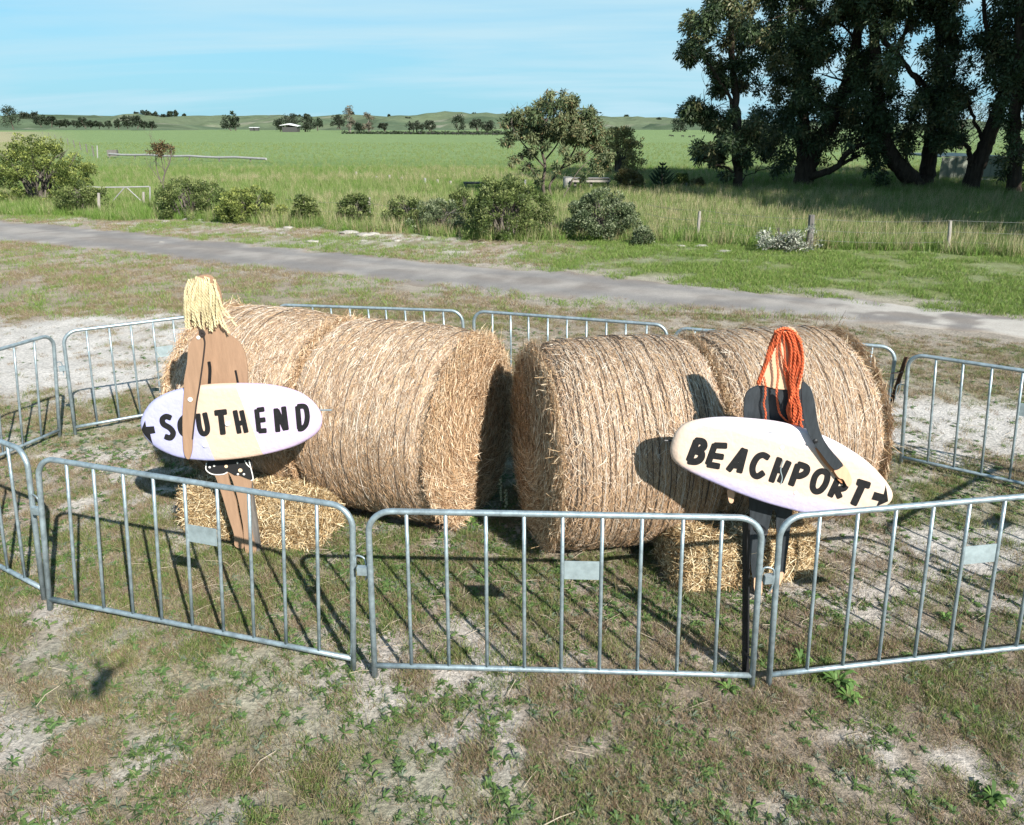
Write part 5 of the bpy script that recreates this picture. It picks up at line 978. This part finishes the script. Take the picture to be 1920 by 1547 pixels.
for i, pts in enumerate(HS):
    lay = .024+.007*(i % 4)+(.0 if len(pts) < 6 else .006)
    Y_ = lambda y: yR-lay-(.0 if y < 560 else .0)
    P_ = []
    for x, y in pts:
        yy = yR-lay
        if y > 568: yy = min(yy, 4.335) if False else yy
        P_.append(pr_(x, y, yy))
    obj('hair_strand', *braid(P_, .0046+.0012*((i*7) % 3)/2, 200+i), M['redyarn'], tR, smooth=True)
for i, u in enumerate(np.linspace(0, 1, 9)):
    x, y = 700+u*105, 118-22*math.sin(u*3.0)+10*u; obj('hair_knot', *tube([pr_(x, y+4, yR-.03), pr_(x+1, y-8, yR-.02)], [.009, .007], 6), M['redyarn'], tR)

# ------------------------------------------------------------------ ground cover (instanced tufts)
def blades(n, spread, h, wd, lean, cols, seed, segs=2, flat=0.):
    r = np.random.default_rng(seed); a = r.uniform(0, 6.283, n); q_ = np.sqrt(r.random(n))*spread; P = np.c_[np.cos(a)*q_, np.sin(a)*q_, -.006*np.ones(n)]
    d = r.normal(0, lean, (n, 3)); d[:, 2] = 1-flat; d /= np.linalg.norm(d, axis=1)[:, None]; s = np.cross(d, r.normal(0, 1, (n, 3))); s /= np.linalg.norm(s, axis=1)[:, None]; hh = (h*r.uniform(.4, 1.25, n))[:, None]; w_ = (wd*r.uniform(.6, 1.3, n))[:, None]
    bend = r.normal(0, lean*.6, (n, 3)); bend[:, 2] = -abs(bend[:, 2])*.6; V = []
    for k in range(segs+1):
        t_ = k/segs; p = P+d*hh*t_+bend*hh*t_*t_*.8; ww = w_*(1-.75*t_)*.5; V += [p-s*ww, p+s*ww]
    V = np.stack(V, 1).reshape(-1, 3); b = np.arange(n)[:, None]*(2*(segs+1)); F = np.concatenate([b+np.array([[2*k, 2*k+1, 2*k+3, 2*k+2]]) for k in range(segs)])
    c_ = np.array(cols)[r.integers(0, len(cols), n)]*r.uniform(.75, 1.25, (n, 1)); return V, F, np.repeat(c_, 2*(segs+1), 0)
def rosette(n, ln, wd, cols, seed, rise=.35):
    r = np.random.default_rng(seed); V = []; F = []; C = []
    for i in range(n):
        a = 6.283*i/n+r.normal(0, .3); e = np.array([math.cos(a), math.sin(a), 0]); s = np.array([-math.sin(a), math.cos(a), 0]); l = ln*r.uniform(.6, 1.2); w_ = wd*r.uniform(.7, 1.2); up_ = rise*r.uniform(.5, 1.6)
        prof = [(0, .25, 0), (.35, .9, up_*.38), (.7, 1., up_*.5), (1, .15, up_*.35)]; b = len(V)
        for t_, ww, z in prof: V += [e*l*t_-s*w_*ww/2+[0, 0, z*l+.002], e*l*t_+s*w_*ww/2+[0, 0, z*l+.006]]
        for k in range(3): F.append([b+2*k, b+2*k+1, b+2*k+3, b+2*k+2])
        c_ = np.array(cols[r.integers(len(cols))])*r.uniform(.8, 1.2); C += [c_]*8
    return np.array(V), np.array(F), np.array(C)
proto = bpy.data.collections.new('cover_prototypes')
def protos(prefix, parts):
    c_ = bpy.data.collections.new(prefix)
    for i, (V, F, C) in enumerate(parts):
        me = mkmesh('%s_%02d' % (prefix, i), V, F, C); me.materials.append(M['grass']); o = bpy.data.objects.new('%s_%02d' % (prefix, i), me); c_.objects.link(o)
    return c_
def scatter(name, pts, scl, coll, seed, label=None):
    """one object whose points carry tuft instances"""
    r = np.random.default_rng(seed); me = bpy.data.meshes.new(name); me.vertices.add(len(pts)); me.vertices.foreach_set('co', np.asarray(pts, np.float32).ravel())
    for nm, tp, dat in (('rot', 'FLOAT', r.uniform(0, 6.283, len(pts))), ('scl', 'FLOAT', scl), ('pick', 'INT', r.integers(0, len(coll.objects), len(pts)))):
        a = me.attributes.new(nm, tp, 'POINT'); a.data.foreach_set('value', np.asarray(dat, np.float32 if tp == 'FLOAT' else np.int32))
    o = bpy.data.objects.new(name, me); COL.objects.link(o); props(o, label, kind='stuff')
    g = bpy.data.node_groups.new(name, 'GeometryNodeTree'); g.interface.new_socket('Geometry', in_out='INPUT', socket_type='NodeSocketGeometry'); g.interface.new_socket('Geometry', in_out='OUTPUT', socket_type='NodeSocketGeometry')
    N = g.nodes; L = g.links; gi = N.new('NodeGroupInput'); go = N.new('NodeGroupOutput'); ip = N.new('GeometryNodeInstanceOnPoints'); ci = N.new('GeometryNodeCollectionInfo'); ci.inputs[0].default_value = coll; ci.inputs['Separate Children'].default_value = True; ci.inputs['Reset Children'].default_value = True
    def at(nm, tp): n = N.new('GeometryNodeInputNamedAttribute'); n.data_type = tp; n.inputs[0].default_value = nm; return n.outputs[0]
    cx_ = N.new('ShaderNodeCombineXYZ'); L.new(at('rot', 'FLOAT'), cx_.inputs[2]); er = N.new('FunctionNodeEulerToRotation'); L.new(cx_.outputs[0], er.inputs[0])
    L.new(gi.outputs[0], ip.inputs['Points']); L.new(ci.outputs[0], ip.inputs['Instance']); ip.inputs['Pick Instance'].default_value = True; L.new(at('pick', 'INT'), ip.inputs['Instance Index']); L.new(er.outputs[0], ip.inputs['Rotation']); L.new(at('scl', 'FLOAT'), ip.inputs['Scale']); L.new(ip.outputs[0], go.inputs[0])
    mo = o.modifiers.new('tufts', 'NODES'); mo.node_group = g; return o
BRN = [(.22, .15, .095), (.28, .21, .14), (.165, .10, .062), (.42, .35, .25)]; GRN = [(.09, .145, .03), (.13, .185, .042), (.18, .215, .065)]; OLV = [(.18, .17, .075), (.24, .215, .11), (.13, .135, .05)]; WEED = [(.055, .105, .03), (.08, .14, .04), (.075, .115, .055), (.12, .18, .055)]; DRY = [(.40, .33, .19), (.33, .27, .15), (.47, .41, .27)]
c_brown = protos('dry_tuft', [blades(28, .06, .052, .0034, .45, BRN+OLV[:2], s) for s in range(6)])
c_green = protos('green_tuft', [blades(24, .055, .05, .0035, .45, GRN+OLV[:2], s+10) for s in range(6)])
c_verge = protos('verge_tuft', [blades(24, .06, .05, .004, .45, [(.125, .21, .038), (.16, .24, .05), (.105, .175, .035), (.22, .24, .085)], s+30) for s in range(5)])
c_weed = protos('weed', [rosette(10, .050, .011, WEED, 20), rosette(13, .042, .008, WEED, 21), rosette(8, .062, .012, WEED, 22), rosette(11, .042, .014, [(.10, .16, .05), (.075, .13, .045)], 23, .6), rosette(9, .055, .007, [(.11, .14, .095), (.14, .17, .12)], 24, .5)])
def litter_piece(seed):
    r = np.random.default_rng(seed); P = np.array([[-.5, 0, 0], [0, r.normal(0, .05), .03], [.5, 0, .01]])*[.11, .11, .11]+[0, 0, .010]; V, F = tube(P, .0016, 3, False); return V, F[0], np.tile([.44, .37, .28], (len(V), 1))
c_lit = protos('straw_litter', [litter_piece(s) for s in range(4)])
c_stalk = protos('stalk', [blades(3, .01, .22, .004, .12, [(.10, .085, .05), (.16, .14, .07)], 40+s, 3) for s in range(3)])
c_tall = protos('tall_tuft', [blades(30, .16, .34, .010, .22, [(.12, .19, .042), (.15, .22, .055), (.19, .235, .08), (.10, .16, .035)]+[(.27, .27, .13)], 50+s, 3) for s in range(5)])
c_dry = protos('tall_dry_tuft', [blades(28, .15, .42, .008, .2, DRY+[(.20, .22, .10), (.16, .2, .08)], 60+s, 3) for s in range(5)])
c_lush = protos('lush_tuft', [blades(34, .15, .26, .012, .3, [(.11, .20, .035), (.16, .25, .05), (.095, .165, .03)], 70+s, 3) for s in range(5)])
def gz(x, y): return (fbm(x, y, .9, 2)-.5)*.05*sst(60, 20, np.hypot(x, y))+(fbm(x, y, 5, 12)-.5)*.02*sst(16, 9, y)
def cand(n, y0, y1, seed, marg=1.0, p=1.0):
    """points in the camera's view wedge, density falling with distance"""
    n = int(n*1.3); r = np.random.default_rng(seed); u = r.random(n); y = (y0**p+(y1**p-y0**p)*u)**(1/p) if p else y0*(y1/y0)**u; hw = .76*np.hypot(y, 1.5)+marg+1.6; x = r.uniform(-1, 1, n)*hw; return x, y, r
def inside_bale(x, y):
    k = np.zeros(x.shape, bool)
    for (a, L_, t_) in ((eL-axL*(2*BL+.03), 2*BL+.03, thL), (sR, 2*BL, thR)):
        u = (x-a[0])*math.cos(t_)+(y-a[1])*math.sin(t_); v = -(x-a[0])*math.sin(t_)+(y-a[1])*math.cos(t_); k |= (u > -.02) & (u < L_) & (abs(v) < .38)
    return k
def put(name, x, y, keep, r, s0, s1, coll, seed):
    x, y = x[keep], y[keep]; scatter(name, np.c_[x, y, gz(x, y)], r.uniform(s0, s1, len(x)), coll, seed)
inring2 = lambda x, y: ((x/4.2)**2+((y-5.6)/2.4)**2 < 1)
x, y, r = cand(120000, 2.2, 13.5, 1, 1, 1.2); z_ = zones(x, y); bare = sst(.46, .60, fbm(x, y, 1.1, 30)*.35+fbm(x, y, 5.2, 31)*.65-rich(x, y)); clump = fbm(x, y, 6.5, 33)
ok = (~inside_bale(x, y)) & (z_['d'] > .1) & z_['near']
inring = ((x/4.2)**2+((y-6)/2.6)**2 < 1)
dens = (.95-.80*bare)*(1-.93*z_['sand'])*(.12+1.15*sst(.42, .58, clump))*np.where(y > 8, .75, 1)
put('dry_grass', x, y, ok & (r.random(len(x)) < dens*.72), r, .5, 1.15, c_brown, 1)
x, y, r = cand(90000, 2.2, 13.5, 2, 1, 1.2); z_ = zones(x, y); bare = sst(.46, .60, fbm(x, y, 1.1, 30)*.35+fbm(x, y, 5.2, 31)*.65-rich(x, y)); g_ = sst(.44, .60, fbm(x, y, .8, 21)); ok = (~inside_bale(x, y)) & (z_['d'] > .1) & z_['near']; inL = ((x+1.6)**2/6+(y-4.8)**2/1.3 < 1)
put('green_grass', x, y, ok & (r.random(len(x)) < (.16+.5*g_+.35*inL+.12*inring2(x, y))*(.25+1.3*sst(.42, .58, fbm(x, y, 5.5, 39)))*(1-.7*bare)*(1-.95*z_['sand'])*np.where(y > 8.5, .6, 1)), r, .6, 1.3, c_green, 2)
x, y, r = cand(60000, 2.2, 12, 3, 1, 1.2); z_ = zones(x, y); g_ = sst(.46, .62, fbm(x, y, 1.7, 27)); ok = (~inside_bale(x, y)) & z_['near'] & (z_['d'] > .3); nearb = (abs(x-.0) < 1.6) & (abs(y-5.0) < .8)
put('weeds', x, y, ok & (r.random(len(x)) < (.14+.30*g_+.45*nearb)*(1-.9*z_['sand'])*np.where(y > 8, .35, 1)), r, .4, 1.05, c_weed, 3)
x, y, r = cand(9000, 2.2, 9, 4, .5, 1.2); put('straw_litter', x, y, (r.random(len(x)) < .05+.5*(((x/2.9)**2+((y-4.9)/1.0)**2) < 1)), r, .5, 1.6, c_lit, 4)
x, y, r = cand(420, 2.3, 7, 5, .2, 1.2); put('seed_stalks', x, y, ~inside_bale(x, y) & (r.random(len(x)) < .3), r, .5, 1.2, c_stalk, 5)
# strip between sand and track, and the verge beyond
x, y, r = cand(110000, 12.5, 30, 6, 2, 1.0); z_ = zones(x, y); pal_ = sst(.6, .72, fbm(x, y, .8, 44))
ok = (z_['d'] > -.25-.3*r.random(len(x))) & (z_['tall'] < .5); gr = np.where(z_['near'], .12, z_['green']); pick = r.random(len(x))
put('verge_dry_grass', x, y, ok & (pick < (1-gr)*.40*(1-.8*pal_)*sst(.35, .55, fbm(x, y, .9, 46))), r, .9, 2.0, c_brown, 6)
put('verge_green_grass', x, y, ok & (pick > .45) & (r.random(len(x)) < (gr*1.0+.06)*sst(.28, .5, fbm(x, y, 1.1, 47))), r, 1.1, 2.6, c_verge, 7)
# tall paddock grass
x, y, r = cand(60000, 17, 62, 8, 3, .8); z_ = zones(x, y); fn = fbm(x, y, .16, 55); dr = sst(.50, .60, fbm(x*.6, y, .13, 57)); ok = (z_['tall'] > .4); pk = r.random(len(x)); sc_f = np.interp(y, [17, 30, 62], [1, 1, .7])
lush = sst(2, -1, abs(y-verge_far(x)-3.5)-2.5)
k = ok & (pk < .30+.45*lush); scatter('lush_grass', np.c_[x, y, 0*x][k], (r.uniform(.6, 1.3, len(x))*sc_f)[k], c_lush, 8)
k = ok & (pk > .5) & (r.random(len(x)) < .55); scatter('tall_grass', np.c_[x, y, 0*x][k], (r.uniform(.6, 1.4, len(x))*sc_f)[k], c_tall, 9)
k = ok & (r.random(len(x)) < .05+.30*dr+.14*(x > 9)*(y < 27)); scatter('tall_dry_grass', np.c_[x, y, 0*x][k], (r.uniform(.5, 1.25, len(x))*sc_f)[k], c_dry, 10)
x, y, r = cand(16000, 62, 150, 11, 6, .8); z_ = zones(x, y); k = r.random(len(x)) < .7; scatter('field_grass', np.c_[x, y, 0*x][k], r.uniform(.5, .9, len(x))[k], c_tall, 11)

# a few single weeds one can point at
def big_weed(px_, py_, s, label, seed, n=30, tall=0.):
    b = G(px_, py_); V, F, C = rosette(n, .105*s, .026*s, [(.10, .18, .045), (.13, .22, .055), (.07, .13, .035)], seed, .9); o = obj('leafy_weed', V+b, F, M['grass'], loc=b, col=C); props(o, label, 'weed', 'leafy weeds')
big_weed(1568, 1283, 1.0, 'bright leafy weed below the right front barrier rail', 1); big_weed(1590, 1312, .8, 'lower half of the leafy clump below the right front barrier', 2); big_weed(1500, 1240, .7, 'leafy weed between the rail and the right front post', 3)
big_weed(1365, 1295, .7, 'grey-green weed under the black picket post', 4, 18); big_weed(1770, 1160, .6, 'small bright weed behind the right front barrier', 5, 20); big_weed(880, 985, .8, 'weed at the foot of the big orange bale face', 6); big_weed(1135, 1025, .8, 'weed at the foot of the shaded bale end', 7); big_weed(1860, 1500, .7, 'leafy weed in the bottom right corner', 8)
def spike(px_, py_, h, label, seed):
    r = np.random.default_rng(seed); b = G(px_, py_); t = empty('seed_spike', b, label, 'weed', 'upright seed spikes'); top_ = b+[r.normal(0, .02), 0, h]; obj('stem', *tube([b, (b+top_)/2+[.005, 0, 0], top_], [.003, .0025, .0015], 4), M['stem'], t)
    mb = MB()
    for i in range(11): z = h*(.4+.055*i); mb.add(*box(b+(top_-b)*(z/h)+[r.normal(0, .006), r.normal(0, .006), 0], (.014, .014, .012), r.random()))
    mb.build('seed_head', mat('seed_head', (.30, .33, .22), .8) if 'seed_head' not in bpy.data.materials else bpy.data.materials['seed_head'], t)
spike(938, 965, .34, 'tallest upright seed spike in the gap between the bale pairs', 1); spike(948, 970, .26, 'shorter seed spike right of the tallest in the bale gap', 2); spike(1003, 1030, .28, 'seed spike in front of the shaded bale end', 3)

# the small camera drone itself: the photo is taken from it and shows its shadow on the ground at the left
t = empty('camera_drone', (0, -.12, 3.06), 'small grey camera drone hovering in front of the barriers, only its shadow in the photo', 'drone')
M['drone'] = mat('dark_grey_drone_plastic', (.10, .10, .105), .5)
mb = MB(); mb.add(*tube([(0, -.045, 3.075), (0, -.07, 3.08), (0, -.20, 3.085), (0, -.25, 3.07)], [.022, .038, .042, .02], 10)); mb.build('body', M['drone'], t, smooth=True)
for sx_, sy_ in ((-1, -.045), (1, -.045), (-1, -.25), (1, -.25)):
    e = np.array([sx_*.075, sy_-.02+(.03 if sy_ > -.1 else -.03), 3.10]); obj('arm', *tube([(sx_*.03, sy_-.04, 3.085), e], [.012, .009], 6), M['drone'], t)
    mb = MB(); mb.add(*tube([e, e+[0, 0, .03]], .013, 8)); mb.build('motor', M['drone'], t)
    for k in range(2): a = .6+sx_*.4+math.pi*k; obj('rotor_blade', *box(e+[math.cos(a)*.03, math.sin(a)*.03, .033+.0*k], (.06, .012, .002), a), M['drone'], t)
obj('camera_mount', *box((0, -.048, 3.055), (.03, .02, .03)), M['drone'], t)
